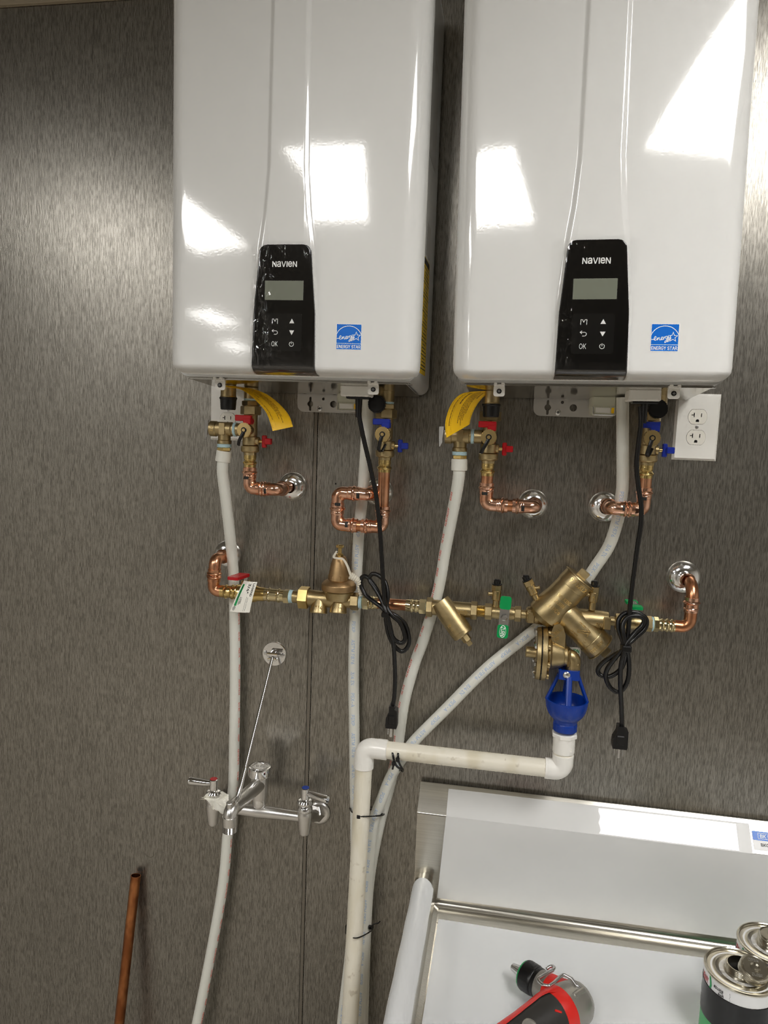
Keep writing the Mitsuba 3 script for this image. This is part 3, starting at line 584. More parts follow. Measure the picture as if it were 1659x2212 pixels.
# pressure regulator
k = thing('pressure_regulator', 'brass pressure regulator with a domed bonnet and bolt on top', 'pressure regulator')
obj('body', cat(lx([(632, 0), (632, 13), (648, 13.5), (648, 0)]), lx([(664, 0), (664, 18), (668, 18.5), (690, 17), (706, 18), (742, 18), (752, 15.5), (760, 15), (760, 0)]),
                *[lathe([(0, 0), (u_r * .0009, 0), (u_r * .00095, .001), (u_r * .00092, .008), (u_r * .0006, .03), (0, .03)], P(u, v, DP + .012), (0, 1, -.28), 32) for u, v, u_r in ((687.5, 1325, 18.5), (730, 1325, 18.5))],
                lathe([(0, -.012), (.026, -.012), (.030, .004), (.0335, .007), (0, .007)], lp(731, .014), RH, 36)), 'm_brasscast', k)
bz = lp(731, .0155)
obj('bonnet', cat(lathe([(0, .006), (.0340, .006), (.0346, .008), (.0346, .0165), (.0338, .018), (.0300, .0225), (.0250, .0255), (.0215, .0265), (.0205, .038), (.0175, .055), (.0142, .068), (.0128, .0715), (.0112, .0735), (0, .0735)], bz, RH, 40),
                  hexa(bz + [0, .0235, 0], bz + [0, .037, 0], .0405, rot=.3, n=8)), 'm_bronze', k)
obj('adjusting_bolt', cat(cyl(bz + [0, .073, 0], bz + [0, .096, 0], .0038), hexa(bz + [0, .0725, 0], bz + [0, .079, 0], .0125), hexa(bz + [0, .090, 0], bz + [0, .0965, 0], .0135, rot=.4)), 'm_brass', k)
obj('union_nut', hexa(lp(646.5), lp(668), .0395, rot=.1), 'm_brass', k)
obj('outlet_hex', lhex(758, 775.5, 33), 'm_brasscast', k)
def plane_txt(s, h, p, X=(1, 0, 0), Y=(0, 1, 0), w=None, depth=.0009): return put(text(s, h, True, depth, w=w), p, X, Y)
obj('lettering', plane_txt('3/4', .0075, P(688, 1313, DP + .0235), w=.017), 'm_brassdisc', k, smooth=False)
obj('lettering', cat(plane_txt('70XL', .006, P(731, 1315, DP + .0235), w=.020), plane_txt('ZURN', .0062, P(735, 1288, DP + .0165), w=.02), plane_txt('WILKINS', .004, P(735, 1295, DP + .0165), w=.026)), 'm_brassdisc', k, smooth=False)
obj('thread_tape', lx([(775, 12), (776, 14.8), (779, 14), (782, 14.6), (783, 12)]), 'm_tape', k)
# string with a rolled white tag around the regulator
sg = thing('tag_string', 'white twisted tag strap hanging from the regulator bolt', 'tag')
sp = spline([P(727, 1191, .075), P(721, 1203, .09), P(729, 1206, .096), P(741, 1208, .094), P(750, 1222, .096), P(757, 1240, .097), P(761, 1246, .095)], 8)
obj('strap', tube(sp, np.linspace(.0022, .0042, len(sp)), 10, flat=(1, .5)), 'm_string', sg)
sp = spline([P(757, 1243, .093), P(768, 1250, .090), P(775, 1257, .086), P(777, 1272, .08), P(779, 1287, .078)], 10); w_ = np.linspace(0, 1, len(sp))
obj('rolled_tag', tube(sp, .0072 - .0042 * w_ + .0007 * np.sin(w_ * 70), 14), 'm_string', sg)
# adapter + short copper + adapter
k = thing('copper_pipe', 'short straight copper pipe between two brass press adapters', 'copper pipe')
obj('tube', lx([(812, 0), (812, 11.9), (881, 11.9), (881, 0)]), 'm_copper', k)
for a, (b0, b1, h0, h1, rr) in enumerate(((783, 818, 783, 797, 806), (877, 921, 905, 921, 890))):
    lo, hi = (796, 817) if a == 0 else (877, 907)
    obj('press_adapter', cat(lx([(lo, 0), (lo, 13), (hi, 13), (hi, 0)]), lring(rr, 13), lring(rr + (-6 if a == 0 else 9), 12.6), lhex(h0, h1, 27)), 'm_brasslight', k)
obj('thread_tape', lx([(920, 11), (920.5, 15), (923, 15.3), (925, 11)]), 'm_tape', k)
# wye strainer
k = thing('wye_strainer', 'brass wye strainer with its leg slanting down to the right', 'strainer')
a0 = P(958, 1310, DP + .004); a1 = P(1004, 1375, DP + .012); ay = unit(a1 - a0); La = np.linalg.norm(a1 - a0)
obj('body', cat(lx([(930, 0), (930, 16.5), (938, 16.8), (1010, 16.6), (1019, 16.5), (1019, 0)]), lathe([(0, -.012), (.019, -.012), (.0215, La * .2), (.0218, La - .012), (0, La - .012)], a0, ay, 36)), 'm_brasscast', k)
obj('inlet_hex', lhex(921, 935, 36.5), 'm_brasscast', k); obj('outlet_hex', lhex(1016.5, 1031, 34), 'm_brasscast', k)
obj('cap', cat(lathe([(.0205, 0), (.0213, .001), (.0213, .007), (.0195, .0095), (0, .0095)], a0 + ay * (La - .0125), ay, 36), hexa(a0 + ay * (La - .004), a0 + ay * (La + .011), .0155), hexa(a0 + ay * (La + .010), a0 + ay * (La + .020), .0098, n=4, rot=.5)), 'm_brasscast', k)
e0 = a0 + ay * (La * .5) + A_([-.004, -.002, .0212]); ey = unit(A_([ay[0], ay[1], 0])); ex = A_([-ey[1], ey[0], 0])
obj('lettering', cat(plane_txt('ZURN', .0055, e0, -ex, -ey, w=.015), plane_txt('YBXL', .0045, e0 + ey * .008, -ex, -ey, w=.013), put(ext(Polygon([(-.008, -.003), (.002, -.003), (.002, -.006), (.009, 0), (.002, .006), (.002, .003), (-.008, .003)]), .0008), lp(1003, -.002, .0150))), 'm_brassdisc', k, smooth=False)
# threaded nipple
k = thing('threaded_nipple', 'short threaded brass nipple right of the wye strainer', 'pipe fitting')
obj('body', lathe([(0, LX(1029))] + [((12.2 + (.8 if i % 2 else 0)) * LS(1038), LX(1031) + (LX(1048) - LX(1031)) * i / 16) for i in range(17)] + [(0, LX(1050))], (0, HP, DP), RX, 28), 'm_brass', k, smooth=20)
# test cocks
def test_cock(parent, base, ax, out, sc=1.0):
    ax = unit(ax); out = unit(out); b = A_(base, float)
    t = obj('test_cock', cat(cyl(b - ax * .004, b + ax * .012, .0062 * sc), lathe([(.0066, .011), (.0086, .013), (.0086, .022), (.0092, .024), (.0092, .030), (.0075, .032), (0, .032)], b, ax, 24), hexa(b + ax * .030, b + ax * .042, .0175, rot=.3), cyl(b + ax * .024, b + ax * .024 + out * .0165, .0036)), 'm_brasscast', parent)
    obj('cap', cat(lathe([(0, 0), (.0094, 0), (.0094, .0016), (.0066, .0022), (.0066, .0085), (.0058, .0092), (0, .0092)], b + ax * .042, ax, 24), box(b + ax * .049, (.009, .007, .009), .001)), 'm_black', t, label='black plastic cap')
    n = unit(RD - ax * (RD @ ax)); obj('lettering', put(text('BR 1/4', .0045, True, .0007, w=.013), b + ax * .018 + n * .0085, ax, np.cross(n, ax)), 'm_brassdisc', t, smooth=False)
    return t
# green shut-off valve (upright handle)
def shutoff(us, label, face):
    k = thing('shutoff_valve', label, 'valve', 'green handled shut-off valves')
    u0, u1, u2, u3 = us
    obj('body', cat(lx([(u1 - 2, 0), (u1 - 2, 13.5), (u1 + 4, 14.2), ((u1 + u2) / 2, 15.5), (u2 - 4, 14.2), (u2 + 2, 13.5), (u2 + 2, 0)])), 'm_brasscast', k)
    obj('hex_end', lhex(u0, u1, 30), 'm_brasscast', k); obj('hex_end', lhex(u2, u3, 29), 'm_brasscast', k)
    uc = (u1 + u2) / 2 + 3
    return k, uc
k, uc = shutoff((1047, 1063, 1111, 1126), 'brass shut-off valve with an upright green handle and white lettering', 'front')
g0 = P(1089, 1334, DP + .036); ang = unit(A_([.045, 1, 0])); gx = np.cross(ang, RD); gs = S(1089, 1334, DP + .036)
obj('stem', cat(cyl(lp(uc, 0, .010), A_([*(g0[:2]), DP + .034]), .0072), cyl(g0, g0 + RD * .004, .0048), hexa(g0 - RD * .001, g0 + RD * .0028, .0118)), 'm_screw', k)
hd = obj('handle', put(ext(rrect(-10.5 * gs, -44 * gs, 10.5 * gs, 44 * gs, .004), .0018), g0 - RD * .0035, gx, ang), 'm_screw', k, smooth=25, label='steel handle with green vinyl grips')
for ya, yb_ in ((-46, -17), (18, 46)):
    obj('grip', put(ext(rrect(-12 * gs, ya * gs, 12 * gs, yb_ * gs, .0045), .0052), g0 - RD * .0052, gx, ang), 'm_green', hd, smooth=25)
tz = g0 + ang * (-31 * gs) + RD * .0001
obj('lettering', cat(put(text('ZURN', .0072, True, .0003, w=.0175), tz, -ang, gx), put(ext(ring(0, 0, 1, .12), .0003), (0, 0, 0)).apply_scale([.0112, .0058, 1]).apply_transform(np.block([[np.stack([-ang, gx, RD], 1), tz[:, None]], [np.zeros((1, 3)), np.ones((1, 1))]]))), 'm_printwhite', hd, smooth=False)
test_cock(k, lp(1070, .012), (0.01, 1, 0), (-1, 0, .2)); 
# backflow preventer
k = thing('backflow_preventer', 'large cast brass backflow preventer with two slanted check housings', 'backflow preventer')
BD = DP + .004
def bp(u, v, z=0.): return P(u, v, BD + z)
s_ = S(1210, 1310, BD)
u1a, u1b = bp(1178, 1327), bp(1236, 1266); ax1 = unit(u1b - u1a); L1 = np.linalg.norm(u1b - u1a)
u2a, u2b = bp(1205, 1312), bp(1289, 1391); ax2 = unit(u2b - u2a); L2 = np.linalg.norm(u2b - u2a)
obj('body', cat(lx([(1124, 0), (1124, 9.5), (1136, 9.5), (1136, 14), (1139, 17.5), (1165, 19.5), (1190, 21), (1262, 22), (1300, 20.5), (1313, 19), (1316, 15), (1317, 10), (1330, 10), (1330, 0)]),
                lathe([(0, -.014), (.024, -.014), (.0335, -.004), (.0345, .004), (.0335, .02), (.0300, L1 * .62), (.0298, L1 - .002), (0, L1 - .002)], u1a, ax1, 44),
                lathe([(0, .012), (.0245, .012), (.0262, .02), (.0258, L2 * .6), (.0275, L2 - .012), (0, L2 - .012)], u2a, ax2, 44),
                box(lp(1147, -.001, .0165), (.0125, .0215, .006), .001), box(lp(1309, -.001, .0180), (.0125, .023, .006), .001)), 'm_brasscast', k)
def chk_cap(a, ax, L, r, seg):
    return cat(lathe([(r * .97, -.003), (r, -.0015), (r, .020), (r * .975, .0222), (r * .9, .0238), (r * .45, .0258), (0, .026)], a + ax * L, ax, 48), hexa(a + ax * (L + .024), a + ax * (L + .0385), .0195, n=4, rot=.6), lathe([(r + .0008, .0195), (r + .0022, .0205), (r + .0008, .0225)], a + ax * L, ax, 48))
obj('check_cover', chk_cap(u1a, ax1, L1, .0305, 0), 'm_brasscast', k); obj('check_cover', chk_cap(u2a, ax2, L2 - .012, .0288, 0), 'm_brasscast', k)
def arc_text(s, h, a, ax, t, r, ang0, w, flip=1):
    """raised lettering wrapped round a cylinder, reading round the circumference"""
    m = text(s, h, True, .0009, w=w); v = A_(m.vertices); n = unit(RD - ax * (RD @ ax)); bb = np.cross(ax, n)
    th = ang0 + flip * v[:, 0] / r; rr = r + v[:, 2]
    q = a + ax * t + np.outer(v[:, 1], ax) + (rr * np.cos(th))[:, None] * n + (rr * np.sin(th))[:, None] * bb
    return trimesh.Trimesh(q, m.faces, process=False)
T_ = [arc_text('975XL2', .0088, u1a, ax1, L1 + .011, .0305, .1, .040, 1), arc_text('WILKINS', .0066, u1a, ax1, L1 * .60 + .004, .0300, .05, .032, 1), arc_text('ZURN', .0068, u1a, ax1, L1 * .60 - .0075, .0312, .0, .022, 1),
      arc_text('c UPC o', .0075, u1a, ax1, L1 * .60 - .0215, .0333, -.02, .026, 1)]
n2 = unit(RD - ax2 * (RD @ ax2)); up2 = np.cross(n2, ax2)
for s1, h1, t1, w1, y1_ in (('175 PSI', .0050, .50, .016, .010), ('12 BAR', .0050, .50, .017, -.010), ('180 F', .0046, .78, .013, -.003), ('82 C', .0042, .78, .010, -.0085)):
    T_.append(put(text(s1, h1, True, .0009, w=w1), u2a + ax2 * (L2 * t1) + up2 * y1_ + n2 * (math.sqrt(.0260 ** 2 - y1_ ** 2) - .0004), ax2, up2))
T_.append(arc_text('ASSE 1013', .0058, u2a, ax2, L2 - .003, .0288, .05, .032, 1))
T_.append(put(ext(strokes([[(-.011, .005), (.0125, .005), (.006, .011)], [(.0125, .005), (.008, -.004)], [(-.011, .005), (-.0105, .001), (.0085, .0005)]], .0011), .0010), u2a + ax2 * (L2 * .62) + n2 * .0262, (1, -.08, .0), (.08, 1, .0)))
for q_ in T_ + [plane_txt('3/4', .006, lp(1293, -.006, .0195), w=.012)]: obj('lettering', q_, 'm_brassdisc', k, smooth=False, label='raised cast lettering')
test_cock(k, bp(1160, 1296, .004), unit(bp(1143, 1262) - bp(1160, 1296)), (1, .3, .2), 1.0)
test_cock(k, bp(1279, 1313, .0), (.03, 1, .02), (-1, .12, .2))
# relief module below
RM = DP + .022
def rp(u, v, z=0.): return P(u, v, RM + z)
xa, xb = rp(1152, 1411), rp(1236, 1414); rax = A_([1., 0, 0])
c_ = A_([xa[0], rp(1166, 1411)[1], RM])
def rl(prof, n=48): return lathe(prof, c_, rax, n)
obj('neck', cat(put(ext(Polygon([(-.0105, -.022), (.0145, -.040), (.0145, .008), (.010, .022), (.002, .029), (-.0075, .026), (-.012, .012)]), .03), rp(1202, 1371, -.018)), cyl(rp(1196, 1345, -.02), rp(1206, 1400, -.012), .016)), 'm_brasscast', k, smooth=25)
rm = obj('relief_housing', cat(rl([(0, .0245), (.034, .0245), (.0355, .0262), (.036, .029), (.0345, .031), (.0300, .0335), (.0235, .051), (.021, .056), (.0165, .058), (0, .058)]), rl([(.0492, .0145), (.0500, .0152), (.0500, .0235), (.0492, .0245), (0, .0245), ]), cyl(c_ + [.054, -.001, 0], c_ + [.064, -.001, 0], .0185),
                              tube(fillet([c_ + [.056, -.001, 0], c_ + [.0745, -.001, 0], c_ + [.0745, -.036, 0]], .0125), .0135, 24), box(c_ + [.0745, -.0235, .0], (.0235, .026, .025), .003), box(c_ + [.0655, -.003, 0], (.006, .034, .030), .003)), 'm_brasscast', k)
obj('cover_flange', cat(rl([(0, .0045), (.047, .0045), (.0488, .0055), (.0494, .0125), (.0485, .0138), (0, .0138)]), cyl(c_ + [-.0145, .001, 0], c_ + [.006, .001, 0], .0105)), 'm_brasscast', rm)
obj('gasket', rl([(0, .0138), (.0505, .0138), (.0505, .0147), (0, .0147)]), 'm_black', rm)
for a in np.linspace(0, 2 * np.pi, 9)[:-1]:
    q = c_ + A_([0, .0425 * math.cos(a + .2), .0425 * math.sin(a + .2)]); obj('bolt', hexa(q + [0, 0, 0], q + [.0048, 0, 0], .0095, rot=a), 'm_screw', rm)
for a in np.linspace(0, 2 * np.pi, 9)[:-1]:
    q = c_ + A_([.0243, .0430 * math.cos(a + .2), .0430 * math.sin(a + .2)]); obj('boss', cyl(q, q + [.0055, 0, 0], .0058, 16), 'm_brasscast', rm)
obj('lettering', cat(plane_txt('BELL', .0058, rp(1206, 1364, .0128), (.72, .69, 0), (-.69, .72, 0), w=.016), plane_txt('RP', .0062, rp(1203, 1381, .0128), (.8, .6, 0), (-.6, .8, 0), w=.010), put(ext(ring(0, 0, .0038, .0009), .0008), rp(1193, 1371, .0125))), 'm_brassdisc', rm, smooth=False)
obj('lettering', plane_txt('VENT', .0055, c_ + [.0745, -.0300, .0126], w=.0165), 'm_brassdisc', rm, smooth=False)
# green and white tag behind
k = thing('valve_tag', 'small white plastic tag with green lettering behind the relief housing', 'tag')
tp = P(1243, 1413, .05); s9 = S(1243, 1413, .05)
obj('sheet', put(ext(Polygon([(-14 * s9, 15 * s9), (10 * s9, 15 * s9), (10 * s9, -9 * s9), (6 * s9, -14 * s9), (-14 * s9, -14 * s9)]), .0008), tp), 'm_white', k, smooth=False)
obj('print', cat(put(text('ZURN', .0075, True, .0003, w=.02), tp + [-.003, .006, .0008]), put(text('WILKINS', .0036, True, .0003, w=.02), tp + [-.003, -.001, .0008])), 'm_green', k, smooth=False)
# second green valve, handle seen from the side
k, uc = shutoff((1328, 1349, 1394, 1409), 'brass shut-off valve partly behind the coiled cord, with a flat green handle on top', 'top')
vs = lp(1366, .034); obj('stem', cat(cyl(lp(1366, .010), vs, .007), hexa(vs - RH * .001, vs + RH * .004, .0118), cyl(vs, vs + RH * .0065, .0045)), 'm_screw', k)
hd = obj('handle', put(ext(rrect(-.009, -.038, .009, .038, .003), .0018), vs + RH * .001, (1, 0, 0), (0, .05, 1)), 'm_screw', k, smooth=25, label='steel handle with green vinyl grips')
for ya, yb_ in ((-.042, -.014), (.012, .040)):
    obj('grip', put(ext(rrect(-.0108, ya, .0108, yb_, .004), .0052), vs + RH * .0028, (1, 0, 0), (0, .05, 1)), 'm_green', hd, smooth=25)
obj('lettering', plane_txt('250', .006, lp(1377, 0, .0138), w=.013), 'm_brassdisc', k, smooth=False)
k = thing('press_adapter', 'shiny brass press adapter at the right end of the brass line', 'pipe fitting')
obj('body', cat(lhex(1411, 1423, 28), lx([(1422, 0), (1422, 12.6), (1457, 13), (1457, 0)]), lring(1441, 13), lring(1430, 12.4), lring(1451, 12.6)), 'm_brasslight', k)
obj('thread_tape', lx([(1406, 12), (1407, 16), (1410, 15.6), (1412, 12)]), 'm_tape', k)
k = thing('copper_pipe', 'copper pipe curving up into the wall at the right end of the line', 'copper pipe')
xr = P(1494, 1300, DP)[0]
copper_run(k, [lp(1452), (xr, HP, DP), (xr + .001, e_r[1] - .001, DP), (e_r[0], e_r[1], .003)], crad=.030, sock=.008, elbows=[], marks=False)
obj('coupling', cat(lathe([(.0112, -.014), (.0126, -.014), (.0126, .014), (.0112, .014)], (xr, P(1494, 1306, DP)[1], DP), RH, 28), bead((xr, P(1494, 1301, DP)[1], DP), RH, .0126, .0022, .003), bead((xr, P(1494, 1315, DP)[1], DP), RH, .0126, .0018, .0012)), 'm_copperbright', k)
pr_ = P(1473, 1243, .03); obj('stub_ring', lathe([(.0113, .016), (.0126, .018), (.0126, .036), (.0140, .038), (.0126, .040), (.0113, .042)], e_r, RD, 28), 'm_copperbright', k)
pr_ = None
obj('stub_ring', lathe([(.0113, .018), (.0128, .020), (.0128, .034), (.0142, .036), (.0128, .038), (.0113, .040)], e_l, RD, 28), 'm_copper', 'copper_pipe_004')

# ---------------------------------------------------------------- white hoses
HR = .0112
class Path:
    def __init__(s, pts):
        s.p = spline(pts, 14); d = np.linalg.norm(np.diff(s.p, axis=0), axis=1); s.s = np.concatenate([[0], np.cumsum(d)])
    def at(s, q): return np.stack([np.interp(q, s.s, s.p[:, k]) for k in range(3)], -1)
def hose(label, pts, print_mat, words, side, h=.0065, s0=.03, cap=None, rep=.118, flip=1):
    k = thing('plastic_hose', label, 'hose', 'white plastic hoses on the wall'); l_ = A_(pts[-1]); dr_ = l_ - A_(pts[-2]); pa = Path(list(pts) + [l_ + dr_ * max(0., (l_[1] - .004) / -dr_[1])] if l_[1] > .03 else pts)
    obj('tube', tube(pa.p, HR, 22), 'm_pex', k)
    ms = []; s = s0; i = 0
    while s < pa.s[-1] - .1:
        w = words[i % len(words)]; m = text(w, h, True, .00012, center=False); v = A_(m.vertices); L = v[:, 0].max()
        q = s + (v[:, 0] if flip > 0 else L - v[:, 0]); c = pa.at(q); t = pa.at(q + .003) - pa.at(q - .003); t /= np.linalg.norm(t, axis=1, keepdims=True)
        n = RD - t * (t @ RD)[:, None]; n /= np.linalg.norm(n, axis=1, keepdims=True); b = np.cross(t, n)
        th = side - flip * (v[:, 1] - h / 2) / HR; r = HR + .0002 + v[:, 2]
        ms.append(trimesh.Trimesh(c + (r * np.cos(th))[:, None] * n + (r * np.sin(th))[:, None] * b, m.faces, process=False)); s += L + .016; i += 1
    obj('printing', cat(ms), print_mat, k, smooth=False, label='faint printed lettering along the hose', kind='stuff')
    if cap is not None:
        obj('collar', lathe([(0, 0), (.0138, 0), (.0148, .0012), (.0150, .020), (.0142, .0215), (0, .0215)], cap[0], cap[1], 32), 'm_pexcap', k)
    return k
WB = WR = ('PEXP', 'ASTM F876', '3/4 IN', 'PEX-A')
q1 = [r1 - [0, .012, 0], P(480.5, 1016, .1), P(488, 1080, .082), P(496, 1150, .056), P(502, 1210, .034), P(505.5, 1270, .028), P(507.5, 1400, .026), P(507.5, 1500, .026), P(506, 1600, .028), P(503.5, 1700, .030), P(492, 1799, .032), P(477, 1940, .034), P(425, 2212, .05), P(380, 2400, .07)]
hose('white hose from the left relief valve, running down behind the chrome faucet', q1, 'm_printred', WR, -1.30, .0045, .30, (r1, q1[1] - q1[0]))
q2 = [r2 - [0, .012, 0], P(991, 1030, .1), P(983.5, 1077, .088), P(963, 1182, .05), P(946, 1277, .030), P(915, 1381, .028), P(896, 1433, .027), P(873, 1518, .024), P(859, 1615, .021), P(846, 1680, .0205), P(833, 1730, .0205), P(820, 1780, .021), P(801, 1878, .022), P(792, 1980, .03), P(784, 2212, .045), P(778, 2400, .06)]
hose('white hose with red print crossing behind the wye strainer', q2, 'm_printred', WR, .85, .0052, .05, (r2, q2[1] - q2[0]), flip=1)
q3 = [P(796, 850, .07), P(792.5, 930, .062), P(785, 1050, .05), P(775, 1155, .036), P(768, 1300, .028), P(764, 1440, .024), P(765.5, 1600, .024), P(767, 1700, .026), P(768, 1780, .028), P(768, 1878, .03), P(764, 1950, .032), P(756, 2060, .04), P(739, 2212, .05), P(726, 2400, .06)]
hose('white hose with blue print hanging straight down behind the copper loop', q3, 'm_printblue', WB, .0, .0068, .26)
q4 = [P(1345, 858, .075), P(1345, 950, .07), P(1345, 1040, .058), P(1341.5, 1078, .05), P(1335, 1120, .042), P(1316, 1178, .030), P(1285, 1226, .022), P(1256, 1266, .018), P(1200, 1324, .016), P(1139, 1373, .018), P(1051, 1444, .022), P(965, 1530, .030), P(902, 1593, .040), P(881, 1619, .0435), P(856, 1657, .0445), P(839.5, 1688, .0445), P(825, 1725, .0445), P(815, 1750, .0445), P(807, 1779, .0445), P(802, 1811, .045), P(797, 1878, .046), P(790, 1980, .053), P(779, 2212, .069), P(770, 2400, .083)]
hose('white bent hose with blue print passing behind the backflow preventer', q4, 'm_printblue', WB, .15, .0068, .17)

# ---------------------------------------------------------------- drain funnel and white drain pipe
DV = RM
fx = P(1224.5, 1510, DV); fs = S(1224.5, 1510, DV); FX = fx[0]
k = thing('drain_funnel', 'blue plastic air gap funnel clamped under the backflow preventer', 'funnel')
R0 = 45 * fs; y0 = fx[1]
yb1, yb2, yb3 = P(1225, 1553, DV)[1], P(1225, 1564, DV)[1], P(1225, 1577, DV)[1]
bh = yb1 - y0
bowl = [(R0 - .0035, 0), (R0, .0005), (R0, -.003), (R0 * .99, bh * .2), (R0 * .955, bh * .42), (R0 * .89, bh * .62), (R0 * .79, bh * .80), (R0 * .66, bh * .94), (R0 * .585, bh), (24.4 * fs, yb2 - y0 + .0035), (25.3 * fs, yb2 - y0 + .002), (25.6 * fs, yb2 - y0), (25.6 * fs, yb3 - y0 + .001), (24.8 * fs, yb3 - y0),
        (.012, yb3 - y0), (.010, bh * .98), (R0 * .60, bh * .88), (R0 * .78, bh * .70), (R0 * .89, bh * .45), (R0 - .0045, -.008), (R0 - .0035, 0)]
obj('cup', lathe(bowl, (FX, y0, DV), RH, 48), 'm_bluecup', k)
yc0, yc1 = P(1224, 1463, DV)[1], P(1224, 1443, DV)[1]; hc = .019
obj('collar', put(ext(rrect(-hc, -.017, hc, .017, .003).difference(rrect(-hc + .0045, -.0125, hc - .0045, .0125, .002)), yc1 - yc0), (FX, yc0, DV), (1, 0, 0), (0, 0, -1)), 'm_bluecup', k, smooth=25)
for dx, dz in ((-1, 0), (1, 0), (0, 1), (0, -1)):
    a = A_([FX + dx * .0172, yc0 + .006, DV + dz * .0155]); b = A_([FX + dx * (R0 - .002), y0 - .003, DV + dz * (R0 - .002)])
    if dz: a, b = a - [0, 0, 0], A_([FX, y0 - .004, DV + dz * (R0 - .003)])
    obj('rib', tube([a, a * .9 + b * .1, b * .9 + a * .1, b], .0058, 8, flat=(1, .62), ref=(1, 0, 0) if dz else (0, 0, 1)), 'm_bluecup', k, smooth=30)
sc = obj('screw', lathe([(.0068, 0), (.0066, .0018), (.0045, .0035), (0, .0042)], P(1224, 1458, DV + .0168), RD, 24), 'm_screw', k, label='chrome screw')
k = thing('drain_pipe', 'white plastic drain pipe from the blue funnel to the floor', 'drain pipe')
def pr(u, v): return P(u, v, DV)
pr2 = 19.2 * S(1000, 1650, DV)
ca_, cb_ = A_([FX, pr(1225, 1664)[1], DV]), pr(787, 1637); cb_[1] = ca_[1] + .0015
cd_ = P(755.5, 2212, DV + .035); dn = unit(cd_ - cb_); ce_ = cb_ + dn * (cb_[1] - .02) / -dn[1]
yt0 = pr(1225, 1582)[1]
obj('adapter', cat(hexa((FX, yt0 - .0085, DV), (FX, yt0, DV), 51 * fs, n=8, rot=.39), lathe([(0, 0), (23.3 * fs, 0), (23.3 * fs, -.0005), (22.6 * fs, yt0 - .001 - pr(1225, 1622)[1] + .0), (0, 0)][:1] + [(23.6 * fs, .0), (23.4 * fs, pr(1225, 1624)[1] - yt0 + .009), (22.6 * fs, pr(1225, 1624)[1] - yt0 + .0075), (0, pr(1225, 1624)[1] - yt0 + .0075)], (FX, yt0 - .0085, DV), RH, 36)), 'm_pvcfit', k)
obj('embossing', plane_txt('D', .007, A_([FX + .012, pr(1235, 1614)[1], DV + .0165]), w=.005, depth=.0012), 'm_pvcfit', k, smooth=False)
def pvc_elbow(c, d1, d2, L1, L2):
    d1, d2 = unit(d1), unit(d2); R = 22.8 * fs
    m = tube(fillet([c + d1 * .032, c, c + d2 * .032], .027, 14), R * .985, 30)
    return cat(m, lathe([(0, 0), (R, 0), (R, L1 - .0012), (R - .0012, L1), (0, L1)], c + d1 * .026, d1, 36), lathe([(0, 0), (R, 0), (R, L2 - .0012), (R - .0012, L2), (0, L2)], c + d2 * .026, d2, 36))
obj('elbow', pvc_elbow(ca_, (0, 1, 0), cb_ - ca_, max(.004, pr(1225, 1629)[1] - ca_[1] - .026), ca_[0] - pr(1181, 1665)[0] - .026), 'm_pvcfit', k)
obj('elbow', pvc_elbow(cb_, ca_ - cb_, cd_ - cb_, .020, .016), 'm_pvcfit', k)
obj('pipe', cyl(A_([FX, yt0 - .03, DV]), ca_ + [0, .03, 0], pr2, ch=0), 'm_pvc', k)
obj('pipe', cyl(ca_ + unit(cb_ - ca_) * .03, cb_ + unit(ca_ - cb_) * .03, pr2 * .98, 36, ch=0), 'm_pvc', k)
obj('pipe', cyl(cb_ + dn * .03, ce_, pr2 * .98, 36, ch=0), 'm_pvc', k)
def tie(label, pts, head, tail=None):
    k = thing('zip_tie', label, 'zip tie', 'black zip ties on the drain pipe')
    sp = spline(list(pts) + [pts[0]], 8); obj('strap', tube(sp, .0021, 10, cap=False, flat=(1, .6)), 'm_black', k)
    obj('head', box(head, (.0075, .0078, .006), .001), 'm_black', k)
    if tail is not None: obj('tail', tube(spline(tail, 5), .0019, 8, flat=(1, .6)), 'm_black', k)
F_ = DV + pr2 + .0015
tie('black zip tie around the horizontal drain pipe, the one nearer its left elbow', [P(846, 1612, DV - .004), P(848, 1626, F_ - .003), P(851, 1642, F_ + .001), P(857, 1655, F_ - .005), P(866, 1662, DV - .004), P(858, 1662, .008), P(848, 1622, .006)], P(850.5, 1649, F_ + .001), [P(851, 1650, F_), P(849, 1657, F_ + .001), P(848, 1662, F_)])
tie('black zip tie around the horizontal drain pipe, the one further right', [P(861, 1616, DV - .004), P(860, 1628, F_ - .002), P(860, 1640, F_ + .001), P(864, 1652, F_ - .004), P(870, 1662, DV - .004), P(868, 1664, .009), P(862, 1622, .007)], P(859, 1641, F_ + .0015))
tie('black zip tie binding three hoses to the upright drain pipe beside the sink top', [P(756.5, 1746, .035), P(761, 1754, .072), P(776, 1763, F_ + .002), P(795, 1763.5, F_ + .001), P(808, 1763, .085), P(822, 1762, .062), P(829, 1758, .030), P(815, 1750, .007), P(775, 1748, .007), P(758, 1746, .016)], P(775, 1764, F_ + .004), [P(812, 1762, .078), P(822, 1761, .070), P(826, 1757, .069)])
F2 = F_ + .021
tie('black zip tie with a long tail low on the upright drain pipe', [P(747.5, 2008, .05), P(749, 2018, .090), P(765, 2026, F2 + .001), P(778, 2024, F2 - .001), P(790, 2018, .095), P(803, 2009, .05), P(802, 1998, .02), P(775, 1990, .008), P(750, 1998, .02)], P(800, 2003, .062), [P(801, 2001, .065), P(808, 1996, .066), P(817, 1994, .066), P(821, 1990, .065)])

